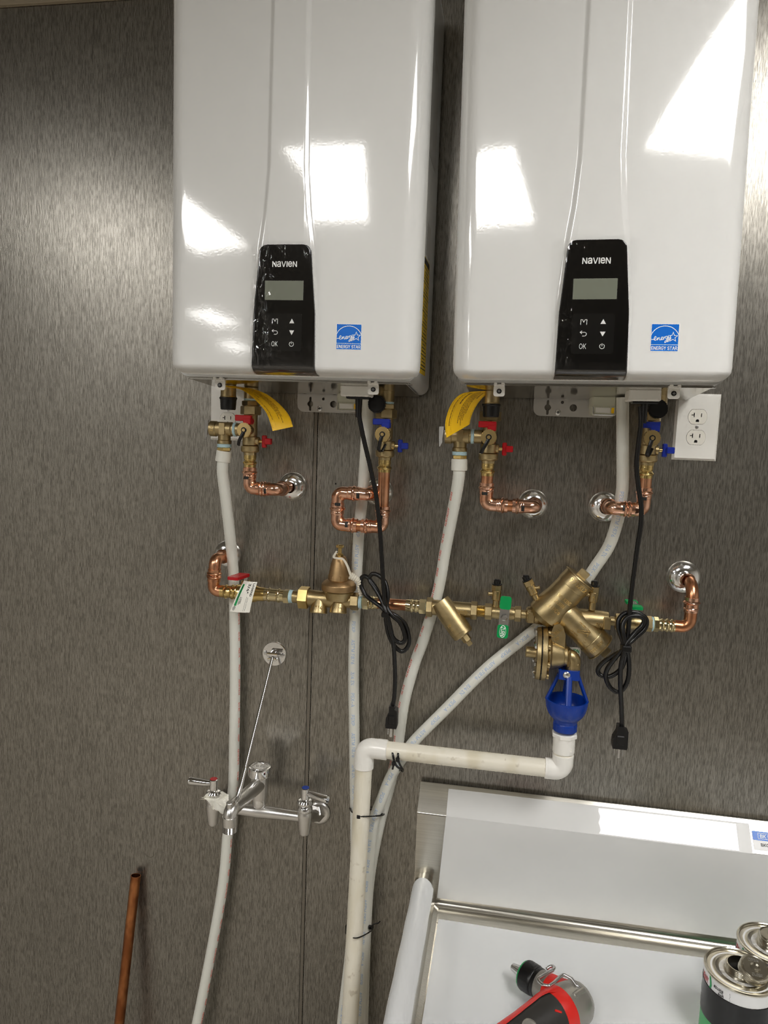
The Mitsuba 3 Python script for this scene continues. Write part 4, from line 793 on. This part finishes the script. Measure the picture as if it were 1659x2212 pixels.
# ---------------------------------------------------------------- power cords
def plug(key, u, v, w, h, d):
    c = P(u, v, d); s = S(u, v, d); W, H = w * s, h * s
    bd = Polygon([(-W * .22, H / 2), (W * .22, H / 2), (W * .24, H * .36), (W * .48, H * .30), (W * .5, -H * .38), (W * .46, -H / 2), (-W * .46, -H / 2), (-W * .5, -H * .38), (-W * .46, -H * .05), (-W * .25, H * .22), (-W * .24, H * .36)])
    obj('plug', cat(ext(bd, .021, d - .0105).apply_translation([c[0], c[1], 0]), box((c[0], c[1] - H * .1, d + .011), (W * .55, H * .42, .004), .0018)), 'm_black', key, smooth=25)
    for dx, L, z in ((-.30, .017, 0), (.24, .017, 0), (-.02, .020, .004)):
        x = c[0] + dx * W; y = c[1] - H / 2
        obj('prong', box((x, y - L / 2 + .001, d + z), (.0018 if z == 0 else .0044, L, .0062 if z == 0 else .0044), .0006), 'm_screw', key)
def cord(label, owner, pts, tiep, pl):
    k = obj('power_cord', tube(spline(pts, 14), .0042, 14), 'm_black', owner, label=label)
    obj('tie', box(tiep[0], tiep[1], .002), 'm_black', k)
    plug(k, *pl)
C = lambda L: [P(*a) for a in L]
cord('black power cord coiled over the short copper pipe, plug hanging beside the red-print hose', H1, C([(773, 872, .15), (777, 905, .15), (786, 950, .145), (800, 1010, .135), (813, 1075, .125), (821, 1150, .118), (826, 1230, .115), (830, 1290, .113), (833, 1325, .110),
     (834, 1345, .106), (840, 1372, .10), (852, 1395, .095), (868, 1407, .09), (880, 1398, .09), (884, 1380, .092), (876, 1350, .098), (860, 1333, .103), (842, 1322, .106), (826, 1300, .104), (812, 1270, .098), (795, 1248, .090), (783, 1246, .085), (779, 1262, .084), (790, 1285, .088), (808, 1300, .098), (828, 1316, .106),
     (838, 1340, .114), (848, 1375, .11), (862, 1388, .105), (873, 1385, .105), (874, 1370, .105), (864, 1345, .108), (846, 1328, .112), (836, 1310, .108), (838, 1285, .104), (832, 1258, .098), (818, 1243, .094), (804, 1240, .092), (798, 1252, .092), (808, 1268, .098), (822, 1292, .106), (834, 1322, .116),
     (842, 1350, .116), (849, 1385, .108), (852, 1420, .098), (853.5, 1460, .09), (852, 1500, .086), (849, 1522, .085)]),
     (P(833, 1326, .112), (.014, .010, .022)), (847, 1546, 25, 50, .085))
cord('black power cord hanging in front of the right green valve, its coil and plug below', H2, C([(1383, 878, .152), (1384.5, 915, .152), (1379, 960, .147), (1375, 1005, .142), (1379, 1050, .138), (1385, 1095, .134), (1384, 1135, .13), (1377, 1180, .126), (1369, 1240, .122), (1362, 1300, .12), (1357, 1360, .12), (1352, 1392, .124),
     (1345, 1405, .122), (1325, 1416, .115), (1303, 1431, .108), (1292, 1446, .104), (1297, 1458, .104), (1318, 1461, .106), (1340, 1446, .11), (1349, 1425, .114), (1350, 1405, .122), (1345, 1385, .126), (1336, 1360, .122), (1337, 1338, .118), (1352, 1324, .114), (1378, 1324, .112), (1396, 1338, .112), (1393, 1358, .114), (1372, 1378, .118), (1350, 1398, .126), (1330, 1420, .12), (1312, 1445, .112), (1309, 1465, .108), (1320, 1487, .106), (1339, 1494, .106), (1354, 1475, .108), (1359, 1445, .112), (1357, 1415, .118), (1352, 1396, .128),
     (1347, 1372, .130), (1345, 1350, .126), (1355, 1334, .122), (1374, 1330, .12), (1390, 1336, .118), (1388, 1350, .118), (1372, 1366, .122), (1355, 1388, .13),
     (1347, 1412, .130), (1341, 1440, .124), (1340, 1475, .115), (1341.5, 1510, .106), (1343, 1545, .10), (1343.5, 1575, .098)]),
     (P(1352, 1399, .126), (.017, .012, .026)), (1339, 1590, 32, 50, .098))

# ---------------------------------------------------------------- yellow tags
def ytag(label, ea, eb, lines):
    k = thing('warning_tag', label, 'tag', 'yellow paper tags under the heaters')
    a, b = spline(C(ea), 8), spline(C(eb), 8); n = 40
    rs = lambda p: np.stack([np.interp(np.linspace(0, 1, n), np.linspace(0, 1, len(p)), p[:, i]) for i in range(3)], -1)
    a, b = rs(a), rs(b)
    def sf(u, v):
        A = np.stack([np.interp(v, np.linspace(0, 1, n), a[:, i]) for i in range(3)], -1); B = np.stack([np.interp(v, np.linspace(0, 1, n), b[:, i]) for i in range(3)], -1)
        return A * (1 - u[..., None]) + B * u[..., None]
    sh = grid(np.linspace(0, 1, 8), np.linspace(0, 1, n), sf); nz = sh.vertex_normals.mean(0); sgn = 1 if nz[2] > 0 else -1
    obj('sheet', thick(sh, -.0003 * sgn * unit(nz)), 'm_yellow', k, smooth=40)
    off = .0006 * sgn * unit(nz); ms = []
    rr = np.random.RandomState(4)
    for u0, w, v0, v1, dash in lines:
        v = v0
        while v < v1:
            e = min(v1, v + (rr.uniform(.02, .05) if dash else 1)); vv = np.linspace(v, e, max(2, int((e - v) * 30)))
            g = grid([u0 - w / 2, u0 + w / 2], vv, lambda p, q: sf(p, q) + off); ms.append(g); v = e + (.008 if dash else 1)
    obj('print', cat(ms), 'm_printbrown', k, smooth=False, kind='stuff', label='lines of small brown print')
ln = [(.04, .006, .1, .97, 0), (.96, .006, .25, .97, 0), (.20, .004, .3, .96, 0), (.14, .025, .22, .85, 1), (.31, .05, .25, .52, 1), (.46, .022, .22, .86, 1), (.52, .022, .2, .80, 1), (.58, .022, .22, .92, 1), (.64, .022, .25, .84, 1), (.70, .022, .24, .72, 1), (.80, .04, .22, .45, 1)]
ytag('yellow paper tag curling to the right under the left water heater', [(488, 835, .150), (505, 838, .150), (522, 842, .150), (540, 853, .151), (556, 868, .152), (574, 889, .154), (583, 910, .156), (589, 931, .158)], [(488, 831, .132), (515, 835, .130), (545, 840, .128), (577, 852, .126), (605, 874, .128), (624, 897, .132), (633, 921.5, .136)], ln)
ytag('yellow paper tag spread open and hanging left under the right water heater', [(1052, 845, .135), (1020, 846, .145), (997, 851, .155), (981, 864, .163), (970, 883, .168), (963, 907, .172), (962, 924, .173), (964.6, 945.5, .173)], [(1078, 843, .125), (1066, 845, .128), (1051, 852, .132), (1038, 864, .136), (1026, 881.5, .139), (1018, 900, .141), (1014, 917, .142)], ln)

# ---------------------------------------------------------------- service faucet
k = thing('service_faucet', 'chrome wall faucet with red and blue lever handles and a brace rod', 'faucet')
FD = .07; fsx = S(560, 1753, FD); fh = lambda u, v, d=FD: P(u, v, d)
vl, vr, vm = fh(461, 1742), fh(658.5, 1765), fh(560, 1753); vl[1] = vr[1] = vm[1] = vm[1] + .0005; fy = vm[1]; vl[1] -= .006; vr[1] -= .001
obj('body', cat(lathe([(0, vl[0]), (.0105, vl[0]), (.0112, vl[0] + .05), (.0128, vm[0] - .015), (.0135, vm[0]), (.0128, vm[0] + .015), (.0108, vr[0] - .03), (.0108, vr[0]), (0, vr[0])], (0, fy, FD), RX, 28), *[cyl(fc + [0, 0, .012], (v[0], fy, FD), .0125) for v, fc in ((vl, P(482, 1735, 0)), (vr, P(689, 1755, 0)))],
    *[lathe([(0, .013), (.0135, .013), (.0148, .009), (.0150, .006), (.0158, .004), (.0150, -.010), (.0120, -.036), (.0100, -.040), (0, -.040)], (v[0], v[1] + .004, FD), RH, 32) for v in (vl, vr)], lathe([(.006, 0), (.012, .012), (.0135, .022), (0, .022)], (vm[0], fy + .002, FD), RH, 28)), 'm_roughchrome', k)
for v, sx, fc in ((vl, -1, P(482, 1735, 0)), (vr, 1, P(689, 1755, 0))):
    fl = obj('wall_flange', cat(lathe([(.026, 0), (.026, .002), (.0235, .005), (.019, .007), (0, .007)], fc + [0, 0, .0005], RD, 40), hexa(fc + [0, 0, .006], (fc + [0, 0, .02]) * .55 + A_([v[0], fy, .03]) * .45, .030), ), 'm_roughchrome', k)
    bn = obj('bonnet', lathe([(r_, t_ * .86) for r_, t_ in [(0, 0), (.0140, 0), (.0152, .003), (.0158, .008), (.0145, .013), (.0115, .016), (.0125, .018), (.0165, .021), (.0168, .026), (.0140, .031), (.0095, .033), (0, .033)]], (v[0], v[1] + .013, FD), RH, 36), 'm_chrome', k)
    hb = v[1] + .0405; lv = unit(A_([sx * 1.0, .05 if sx < 0 else -.03, .10 if sx < 0 else .30]))
    h_ = obj('handle', cat(cyl((v[0], hb - .001, FD), (v[0], hb + .0245, FD), .0088, ch=.0012), tube([A_([v[0], hb + .014, FD]) + lv * q for q in (.004, .010, .020, .050, .0535)], [.0062, .0060, .0070, .0085, .0072], 16)), 'm_chrome', k)
    obj('index_button', cyl((v[0], hb + .0243, FD), (v[0], hb + .0255, FD), .0076, ch=.0003), 'm_red' if sx < 0 else 'm_bluecup', h_, label='red disc on top of the handle' if sx < 0 else 'blue disc on top of the handle')
# vacuum breaker and spout
yv = [fh(560, q)[1] for q in (1742, 1721, 1716, 1672, 1668, 1655)]
obj('collar', lathe([(0, 0), (.0125, 0), (.0145, .003), (.0145, .0165), (.0130, .020), (0, .020)], (vm[0], fy + .013, FD), RH, 32), 'm_chrome', k)
obj('riser', lathe([(0, fy + .030), (.0165, fy + .030), (.0180, fy + .060), (.0178, yv[3]), (0, yv[3])], (vm[0], 0, FD), RH, 36), 'm_roughchrome', k)
tcap = obj('vacuum_breaker', lathe([(0, 0), (.0230, 0), (.0242, .002), (.0242, .0165), (.0225, .0195), (.0205, .0200), (.0200, .0188), (0, .0188)], (vm[0], yv[3] - .002, FD), RH, 40), 'm_chrome', k)
obj('cap_disc', cat(lathe([(.0165, 0), (.0165, .0012), (.0155, .0012), (.0155, 0)], (vm[0], yv[3] + .0165, FD), RH, 36), put(text('WATTS', .0055, True, .0008, w=.02), (vm[0], yv[3] + .0168, FD), (1, 0, 0), (0, 0, -1))), 'm_roughchrome', tcap, smooth=False)
s0, s1 = A_([vm[0], fh(556, 1691)[1], FD + .008]), P(497, 1750, .205)
obj('spout', cat(tube(fillet([s0, s1, s1 - [0, .035, 0]], .014, 10), np.linspace(.0145, .0126, 13), 28), lathe([(0, 0), (.0145, 0), (.0142, -.018), (0, -.018)], s1 - [0, .012, 0], RH, 32), cyl(s1 + [0, .006, 0], s1 + [0, .017, .002], .0066)), 'm_roughchrome', k)
th = [(0, 0)] + [(.0142 - (.0010 if i % 2 else 0), -.0013 * i) for i in range(11)] + [(0, -.0135)]
obj('hose_thread', lathe(th, s1 - [0, .029, 0], RH, 32), 'm_chrome', k, smooth=20)
w0 = P(593, 1412, 0); b0_ = P(588, 1421, .022); b1_ = P(514, 1722, .19)
br = obj('brace_rod', cat(tube([b0_, b1_], .0034, 16), tube([b0_ * .20 + b1_ * .80, b0_ * .19 + b1_ * .81, b0_ * .005 + b1_ * .995, b1_], [.0038, .0048, .0052, .0046], 18), cyl(b1_, s1 + [.006, .012, -.012], .0034)), 'm_chrome', k)
bf = obj('wall_flange', cat(lathe([(.0265, 0), (.0265, .0016), (.0255, .0028), (0, .0030)], w0, RD, 44), cyl(w0 + [0, .001, .002], w0 + [-.001, -.002, .020], .0085), box(w0 + [.002, .004, .019], (.024, .006, .010), .001), box(w0 + [.002, -.006, .019], (.020, .005, .010), .001)), 'm_chrome', br)
for sx in (-1, 1):
    obj('screw', cat(lathe([(.0050, 0), (.0047, .0012), (0, .0022)], w0 + [sx * .0185, -.001 * sx, .0028], RD, 20)), 'm_screw', bf)
pp = [(432, 1724, .09), (447, 1716, .085), (472, 1711, .07), (488, 1712, .06), (494, 1722, .06), (497, 1741, .075), (487, 1754, .10), (462, 1751, .105), (457, 1741, .105), (447, 1730, .10)]
pg = Polygon([(p[0], -p[1]) for p in C(pp) @ A_([[1, 0, 0], [0, 0, 0], [0, 1, 0]])]) if False else None
ctr = P(463, 1731, .085); ring_ = spline(C(pp) + [P(*pp[0])], 5)
vv = [ctr + (q - ctr) * f_ + A_([0, .003 * math.sin(9 * f_ + i * .9), .004 * math.sin(5 * f_ + i * .7)]) * f_ for f_ in (.25, .5, .75, 1.) for i, q in enumerate(ring_)]
n_ = len(ring_); ff = [[0 * n_ + i, 0 * n_ + i + 1, n_ * 4] for i in range(n_ - 1)] + [q for r_ in range(3) for i in range(n_ - 1) for q in ([r_ * n_ + i, (r_ + 1) * n_ + i, (r_ + 1) * n_ + i + 1], [r_ * n_ + i, (r_ + 1) * n_ + i + 1, r_ * n_ + i + 1])]
obj('paper_scrap', thick(trimesh.Trimesh(np.vstack([vv, [ctr]]), ff, process=False), A_([0, -.0004, -.0003])), 'm_paper', smooth=30, label='crumpled white paper scrap stuck around the red handle of the faucet', cat='paper')

# ---------------------------------------------------------------- loose copper pipe at the left
pa, pb = P(293.5, 1891, .013), P(257.5, 2212, .062); dl = unit(pb - pa); pe = pa + dl * ((pa[1] - .0) / -dl[1]); rr_ = 10.6 * S(293, 1891, .013)
obj('copper_pipe', lathe([(rr_ - .0012, .10), (rr_ - .0012, 0), (rr_, 0), (rr_, np.linalg.norm(pe - pa)), (0, np.linalg.norm(pe - pa))], pa, dl, 32), 'm_copperold', label='tarnished open copper pipe leaning against the wall at lower left', cat='copper pipe')
sc_ = LineString([(-.771, .664), (-.765, .6585), (-.757, .6575), (-.752, .6605), (-.749, .665)]).buffer(.0008)
obj('scuff', ext(sc_, .0004, .0001), 'm_scuff', 'wall_back', smooth=False, label='small scratch mark')

sp_ = P(725, 1045, 0); obj('spot', cyl([sp_[0], sp_[1], -.001], [sp_[0], sp_[1], .0004], .0017, 12, ch=.0001), 'm_void', 'wall_back')
for i_ in range(7):
    a_, b_ = P(4 + i_ * 8.5, 2126 + i_ * 11, 0), P(9 + i_ * 8.5, 2131 + i_ * 11, 0)
    obj('scratch', ext(LineString([a_[:2], b_[:2]]).buffer(.0006), .0004, -.0001), 'm_scuff', 'wall_back', smooth=False)
# ---------------------------------------------------------------- steel sink
k = thing('steel_sink', 'stainless steel sink with a tall backsplash, still wearing white film', 'sink')
SX0, SX1, DH = -.1475, .86, .6793
prof = [(.004, .62), (.004, .914), (.0105, .919), (.012, .9185), (.0525, .8735), (.0545, .8700), (.0550, .6915)]
cov = [(.055 + .012 * (1 - math.cos(a)), .6915 - .0122 * math.sin(a)) for a in np.linspace(0, math.pi / 2, 9)]
prof = prof + cov[1:] + [(.110, .6793), (.110, .674), (.060, .674), (.049, .684), (.049, .62)]
def xext(pr, x0, x1): return put(ext(Polygon(pr), x1 - x0), (x0, 0, 0), (0, 0, 1), (0, 1, 0), (1, 0, 0))
def flipd(m): return trimesh.Trimesh(m.vertices, m.faces[:, ::-1], process=False)
bs = obj('backsplash', flipd(xext(prof, SX0, SX1)), 'm_steel', k, smooth=32)
obj('drainboard', box(((-.105 + SX1) / 2, DH - .0055, .43), (SX1 + .105, .0105, .64), .002), 'm_steel', k, smooth=False)
RHh = P(916, 1907, .06)[1]; xr0 = P(916, 1907, .06)[0]; RR = 20.5 * S(916, 1907, .06)
obj('rolled_rim', cat(tube([(xr0, RHh, .055), (xr0, RHh, .75)], RR, 32)), 'm_steel', k)
obj('rim_wall', put(ext(Polygon([(xr0 + RR * .55, RHh - RR * .75), (xr0 + RR * .95, RHh - .004), (xr0 + RR + .002, RHh - .012), (-.103, DH + .004), (-.094, DH + .0006), (-.094, DH - .012), (xr0 + RR * .5, DH - .012)]), .695), (0, 0, .055)), 'm_steel', k, smooth=32)
obj('front_apron', box(((-.105 + SX1) / 2, DH - .02, .748), (SX1 + .105, .06, .006), .001), 'm_steel', k, smooth=False)
for x, d in ((.0, .66), (.80, .66), (.0, .14), (.80, .14)): obj('leg', cyl((x, 0, d), (x, DH - .012, d), .02), 'm_steel', k)
# films
xa_, xb_ = P(964, 1756, .056)[0], P(1628, 1836, .056)[0]
def slant(t, off=.0007): return .0115 + .042 * t + off * .74, .9188 - .0466 * t + off * .67
def film_s(u, v):
    x = xa_ + (xb_ - xa_) * u; d = np.zeros_like(x); h = np.zeros_like(x); d, h = slant(v + .05 * (1 - u) * 0); 
    return np.stack([x, h + .0006 * np.sin(x * 30 + 1) * v * (1 - v), d + .0012 * np.sin(x * 21) ** 2 * v * (1 - v)], -1)
obj('backsplash_film', thick(grid(np.linspace(0, 1, 50), np.linspace(.13, 1.0, 10), film_s, True), A_([0, -.0002, -.0002])), 'm_film', bs, smooth=40, label='milky protective film over the slanted top')
mat('m_filmstuck', (.74, .725, .69), .36, .45)
xq0, xq1 = P(1294, 1790, .04)[0], P(1594, 1810, .04)[0]
def film_q(u, v):
    x = xq0 + (xq1 - xq0) * u + .0022 * np.sin(v * 17) * (u < .02); d, h = slant(v, .0016); return np.stack([x, h + 0 * x, d + 0 * x], -1)
obj('stuck_film', grid(np.linspace(0, 1, 24), np.linspace(.19, .97, 8), film_q, True), 'm_filmstuck', bs, smooth=False, label='bright patch where the film clings to the steel')
zb0 = P(944, 1940, .0575)[1]; xb0 = P(944, 1940, .0575)[0]
def film_f(u, v):
    x = (xa_ + (xb0 - xa_) * v) + (SX1 - .01 - xa_) * u; h = .8729 + (zb0 - .8729) * v
    return np.stack([x, h + .006 * u * v, .0547 + .0018 * np.minimum(v * 9, 1) + .0012 * v + .0006 * np.sin(x * 17) * v], -1)
obj('face_film', thick(grid(np.linspace(0, 1, 60), np.linspace(0, 1, 14), film_f, True), A_([0, 0, -.0003])), 'm_film', bs, smooth=40, label='milky protective film over the upright face')
fa, fb, fc = PH(947, 1986, DH + .001), PH(911, 2212, DH + .001), PH(1527, 2070, DH + .001)
def film_d(u, v):
    d = fa[2] + (fc[2] - fa[2]) * u * .0 + v * (.74 - fa[2]); xl = fa[0] + (fb[0] - fa[0]) * (d - fa[2]) / (fb[2] - fa[2]); x = xl + (SX1 - .004 - xl) * u
    return np.stack([x, DH + .0009 + .0004 * (1 + np.sin(x * 26 + d * 14)) * .5, d + .002 * np.sin(x * 9) * (1 - v)], -1)
obj('drainboard_film', thick(grid(np.linspace(0, 1, 60), np.linspace(0, 1, 40), film_d), A_([0, -.0003, 0])), 'm_filmwhite', k, smooth=40, label='white protective film on the drainboard')
dq = np.linspace(0, 1, 40); d0f = P(908, 1913, .08)[2]
def film_r(u, v):
    d = .079 + (.745 - .079) * v; th = np.radians(-10 + 225 * u) + .0 * v; r = RR + .0009 + .0012 * (u < .12) * (1 - v) + .0007 * np.sin(v * 22 + u * 5) ** 2
    return np.stack([xr0 + r * np.cos(th), RHh + r * np.sin(th), d + .004 * np.cos(u * 6)], -1)
obj('rim_film', grid(np.linspace(0, 1, 30), np.linspace(0, 1, 40), film_r), 'm_filmwhite', k, smooth=True, label='white protective film wrapped round the rolled rim')
# blue and white maker sticker on the slanted top
sl = lambda x, t, o: A_([x, slant(t, o)[1], slant(t, o)[0]])
xs0 = P(1626, 1790, .03)[0]; so = sl(xs0, .97, .0005); sX, sY = RX, unit(sl(0, 0, 0) - sl(0, 1, 0))
stk = obj('maker_sticker', put(ext(rrect(0, .006, .085, .040, .002), .0004), so, sX, sY), 'm_label', bs, smooth=False, label='blue and white sticker')
obj('blue_band', put(ext(rrect(0, .0235, .085, .040, .0015), .0003), so + .0, sX, sY).apply_translation(.0004 * np.cross(sX, sY)), 'm_blue', stk, smooth=False)
nn = np.cross(sX, sY)
obj('lettering', put(cat(put(text('BK RESOURCES', .0062, True, .0003, center=False), (.013, .0285, .0007)), ext(sbox(.0095, .0262, .083, .0372).difference(sbox(.0102, .0269, .083, .0365)), .0003, .0007)), so, sX, sY), 'm_printwhite', stk, smooth=False)
obj('model_print', put(put(text('BKCDTS-2-20', .0055, True, .0003, center=False), (.0125, .013, .0004)), so, sX, sY), 'm_printblack', stk, smooth=False)

# ---------------------------------------------------------------- power tool lying on the drainboard
k = thing('power_tool', 'red, black and grey cordless pipe expander lying on the drainboard', 'power tool')
tb0, tb1 = PH(1107, 2088, DH + .031), PH(1222, 2160, DH + .040); ta = unit(tb1 - tb0); tl = np.linalg.norm(tb1 - tb0)
tv = lambda u, v: float((PH(u, v, DH + .034) - tb0) @ ta)
obj('expander_head', cat(lathe([(0, 0), (.0055, 0), (.0062, .0008), (.0115, .030), (.0125, .036), (0, .036)], tb0, ta, 6 * 6), *[]), 'm_screw', k, label='tapered steel expander head')
obj('collar', cat(lathe([(0, .026), (.0225, .026), (.0238, .028), (.0240, .030), (0, .030)], tb0, ta, 40)), 'm_green', k, label='green ring')
obj('collar', lathe([(0, .0295), (.0245, .0295), (.0252, .032), (.0250, .048), (.0240, .052), (.0232, .053), (.0238, .0545), (.0235, .060), (0, .060)], tb0, ta, 40), 'm_black', k, label='black rubber collar')
obj('neck', lathe([(0, .058), (.0228, .058), (.0234, .062), (.0245, .085), (.030, .110), (.031, tl + .01), (.026, tl + .026), (0, tl + .03)], tb0, ta, 40), 'm_toolgray', k)
ge = PH(1244, 2165, DH + .0385); gd0 = PH(1110, 2247, DH + .036); gd = unit(gd0 - ge); gR = .0365
obj('gear_housing', lathe([(0, -.024), (.016, -.022), (.027, -.014), (.0335, -.004), (gR, .010), (gR + .0006, .022), (gR + .0003, .034), (0, .034)], ge, gd, 44), 'm_toolgray', k)
obj('red_shell', lathe([(0, .032), (gR + .001, .032), (gR + .0016, .034), (gR + .0012, .046), (gR - .0005, .055), (0, .055)], ge, gd, 44), 'm_toolred', k)
xg, yg, zg = basis(gd); tow = unit(cpos[[0, 2, 1]] * [1, 1, -1] - ge); a_up = math.atan2(tow @ yg, tow @ xg); hn = unit(tb0 - ge); a_h = math.atan2(hn @ yg, hn @ xg)
obj('grip', lathe([(0, .050), (gR - .0005, .050), (gR - .0002, .060), (gR - .003, .085), (gR - .006, .12), (gR - .009, .20), (0, .205)], ge, gd, 44), 'm_toolblack', k)
a_m = a_up + .62 * ((a_h - a_up + math.pi) % (2 * math.pi) - math.pi)
sgn_ = 1 if ((a_h - a_up + math.pi) % (2 * math.pi) - math.pi) > 0 else -1
def stripe(u, v):
    t = .044 + .13 * v; w = np.interp(v, [0, .10, .22, .5, 1], [.75, .50, .34, .26, .24]); th = a_m + sgn_ * (.02 - .42 * v) + w * (u - .5) * 2
    r = np.interp(t, [.03, .06, .085, .12, .20], [gR + .0016, gR + .0012, gR - .0018, gR - .0048, gR - .0078])
    return ge + t[..., None] * gd + (r * np.cos(th))[..., None] * xg + (r * np.sin(th))[..., None] * yg
st_ = grid(np.linspace(0, 1, 14), np.linspace(0, 1, 30), stripe); obj('red_stripe', st_, 'm_toolred', k, smooth=True)
obj('saddle', lathe([(gR + .0, -.002), (.0262, .066), (.0268, .070), (.0285, .092), (.033, .115), (.0335, .125), (.0, .125)][1:], tb0, ta, 20, a0=0, a1=2.0) if False else lathe([(.0253, .078), (.0266, .080), (.0290, .100), (.0325, .118), (.0325, .128), (.030, .130)], tb0, ta, 24, a0=math.atan2(tow @ basis(ta)[1], tow @ basis(ta)[0]) - 1.15, a1=math.atan2(tow @ basis(ta)[1], tow @ basis(ta)[0]) + .95), 'm_toolred', k)
bd_ = ge + gd * .125; nb = unit(tow - gd * (tow @ gd)); obj('badge', lathe([(0, 0), (.0150, 0), (.0155, .0012), (.0130, .0022), (.0120, .0016), (0, .0016)], bd_ + nb * (gR - .0068), nb, 32), 'm_toolgray', k)
obj('lock_slot', cat(*[box(ge + gd * t + gR * .985 * (math.cos(a) * xg + math.sin(a) * yg), (.012, .003, .003), .0008, np.stack([unit(gd * .8 + np.cross(gd, math.cos(a) * xg + math.sin(a) * yg) * .6), unit(np.cross(math.cos(a) * xg + math.sin(a) * yg, gd * .8 + np.cross(gd, math.cos(a) * xg + math.sin(a) * yg) * .6)), math.cos(a) * xg + math.sin(a) * yg], 1)) for t, a in ((.066, a_up + sgn_ * .05),)]), 'm_toolred', k)
hkp = [(1258, 2140), (1247, 2130), (1234, 2113), (1218, 2105), (1208, 2111), (1197, 2122), (1186, 2130), (1174, 2128), (1164, 2120), (1162, 2114), (1170, 2109), (1183, 2101), (1194, 2096), (1198, 2090), (1194, 2086.5), (1187, 2088), (1181, 2093)]
hz = np.interp(np.linspace(0, 1, len(hkp)), [0, .15, .5, .8, 1], [.070, .082, .076, .082, .076])
obj('belt_hook', tube(fillet([PH(u, v, DH + z) for (u, v), z in zip(hkp, hz)], .004, 4), .0026, 12), 'm_screw', k, label='bent steel wire belt hook')
hp_ = PH(1254, 2141, DH + .068); obj('hook_mount', cyl(PH(1238, 2154, DH + .068), PH(1259, 2138, DH + .068), .0062), 'm_toolgray', k)

# ---------------------------------------------------------------- two cement cans
def can(cx, cd, h, R, label, open_):
    k = thing('cement_can', label, 'can', 'cement cans on the drainboard'); b = DH + .0016; o = A_([cx, b, cd])
    obj('body', lathe([(0, 0), (R - .001, 0), (R, .001), (R, h - .004), (0, h - .004)], o, RH, 64), 'm_label', k)
    obj('rim', lathe([(R - .002, h - .005), (R + .0012, h - .004), (R + .0016, h - .002), (R + .0008, h), (R - .001, h + .0003), (R - .0026, h - .001), (R - .0032, h - .0035), (R * .80, h - .0042), (R * .70, h - .0025), (R * .60, h - .0040), (R * .47, h - .0040), (R * .44, h - .001)] + [(R * .43 - (.0011 if i % 2 else 0), h - .001 + .0011 * i) for i in range(9)] + [(R * .40, h + .0095), (R * .375, h + .0095), (R * .37, h - .02)], o, RH, 64), 'm_tin', k, smooth=28, label='shiny tin lid with a threaded neck')
    obj('opening', lathe([(0, h - .003), (R * .375, h - .003)], o, RH, 40), 'm_void', k)
    tp_ = obj('tape', lathe([(R + .0002, .045), (R + .0008, .045), (R + .0011, .060), (R + .0007, .066), (R + .0013, .075), (R + .0008, .088), (R + .0011, h - .0245), (R + .0002, h - .024)], o, RH, 64), 'm_blacktape', k, label='black tape wrapped round the can')
    obj('lower_label', lathe([(R + .0002, .002), (R + .0002, .046)], o, RH, 64), 'm_cangreen', k)
    to = unit(A_([-cx, 0, CD - cd])); ab = math.atan2(to[2], to[0])
    def wrapm(m, r, y):
        v = A_(m.vertices); th = ab - v[:, 0] / r; return trimesh.Trimesh(np.stack([cx + (r + v[:, 2]) * np.cos(th), b + y + v[:, 1], cd + (r + v[:, 2]) * np.sin(th)], 1), m.faces, process=False)
    rr = R + .0003; y0 = h - .0145
    pk = obj('red_print', wrapm(put(text('HEAVY', .010, True, .0002, w=.020), (-.062, .000, 0)), rr, y0 - .003), 'm_red', k, smooth=False)
    obj('green_print', wrapm(ext(LineString([(-.047, -.013), (-.0445, -.004), (-.0475, .008)]).buffer(.0018), .0002), rr, y0), 'm_green', k, smooth=False)
    obj('black_print', wrapm(cat(put(text('#31008', .0042, True, .0002, w=.017), (-.030, .000, 0)), put(text('NSF', .0028, True, .0002), (-.025, -.0075, 0)), ext(ring(-.025, -.0075, .0042, .0006), .0002)), rr, y0), 'm_printblack', k, smooth=False)
    fine = [sbox(-.012 + .0004 * (i % 3), .0025 - .0022 * i, .050, .0035 - .0022 * i) for i in range(6)]
    obj('fine_print', wrapm(cat([ext(f, .0002) for f in fine for f in [f]]), rr, y0), 'm_printgray', k, smooth=False, kind='stuff')
    cr = .0225
    cp = [(0, 0), (cr, 0)] + [(cr - (.0009 if i % 2 else 0), .001 + .0016 * i) for i in range(7)] + [(cr - .0004, .0125), (cr - .002, .0145), (cr - .003, .0138), (cr - .004, .0132), (.008, .0132), (.006, .0112), (0, .0108)]
    return k, o, cp
t1_ = PH(1600, 2096, DH + .124); k1_, o1, cp = can(t1_[0], t1_[2], .1235, .0535, 'open tin can wrapped in black tape, its cap lying tilted on the lid', True)
ca1 = PH(1629, 2094, DH + .138); ax_ = unit(A_([.10, .86, .30])); cq = thing('can_cap', 'round tin screw cap leaning on the open neck of the front can', 'cap')
obj('shell', lathe(cp, ca1 - ax_ * .008, ax_, 48), 'm_tin', cq, smooth=28)
xc_, yc_, _ = basis(ax_); obj('lettering', put(cat(text('OPEN', .0045, True, .0006, w=.016).apply_translation([0, .012, 0]), text('CLOSE', .0045, True, .0006, w=.016).apply_translation([0, -.0125, 0])), ca1 - ax_ * .008 + ax_ * .0132, unit(RX - ax_ * ax_[0]), np.cross(ax_, unit(RX - ax_ * ax_[0]))), 'm_toolgray', cq, smooth=False)
t2_ = PH(1668, 2038, DH + .124); k2_, o2, cp = can(t2_[0], t2_[2], .1235, .0535, 'tin can behind at the right edge, with its screw cap on', False)
obj('cap', lathe([(r, t) for r, t in cp], o2 + [0, .1245, 0], RH, 48), 'm_tin', k2_, smooth=28)
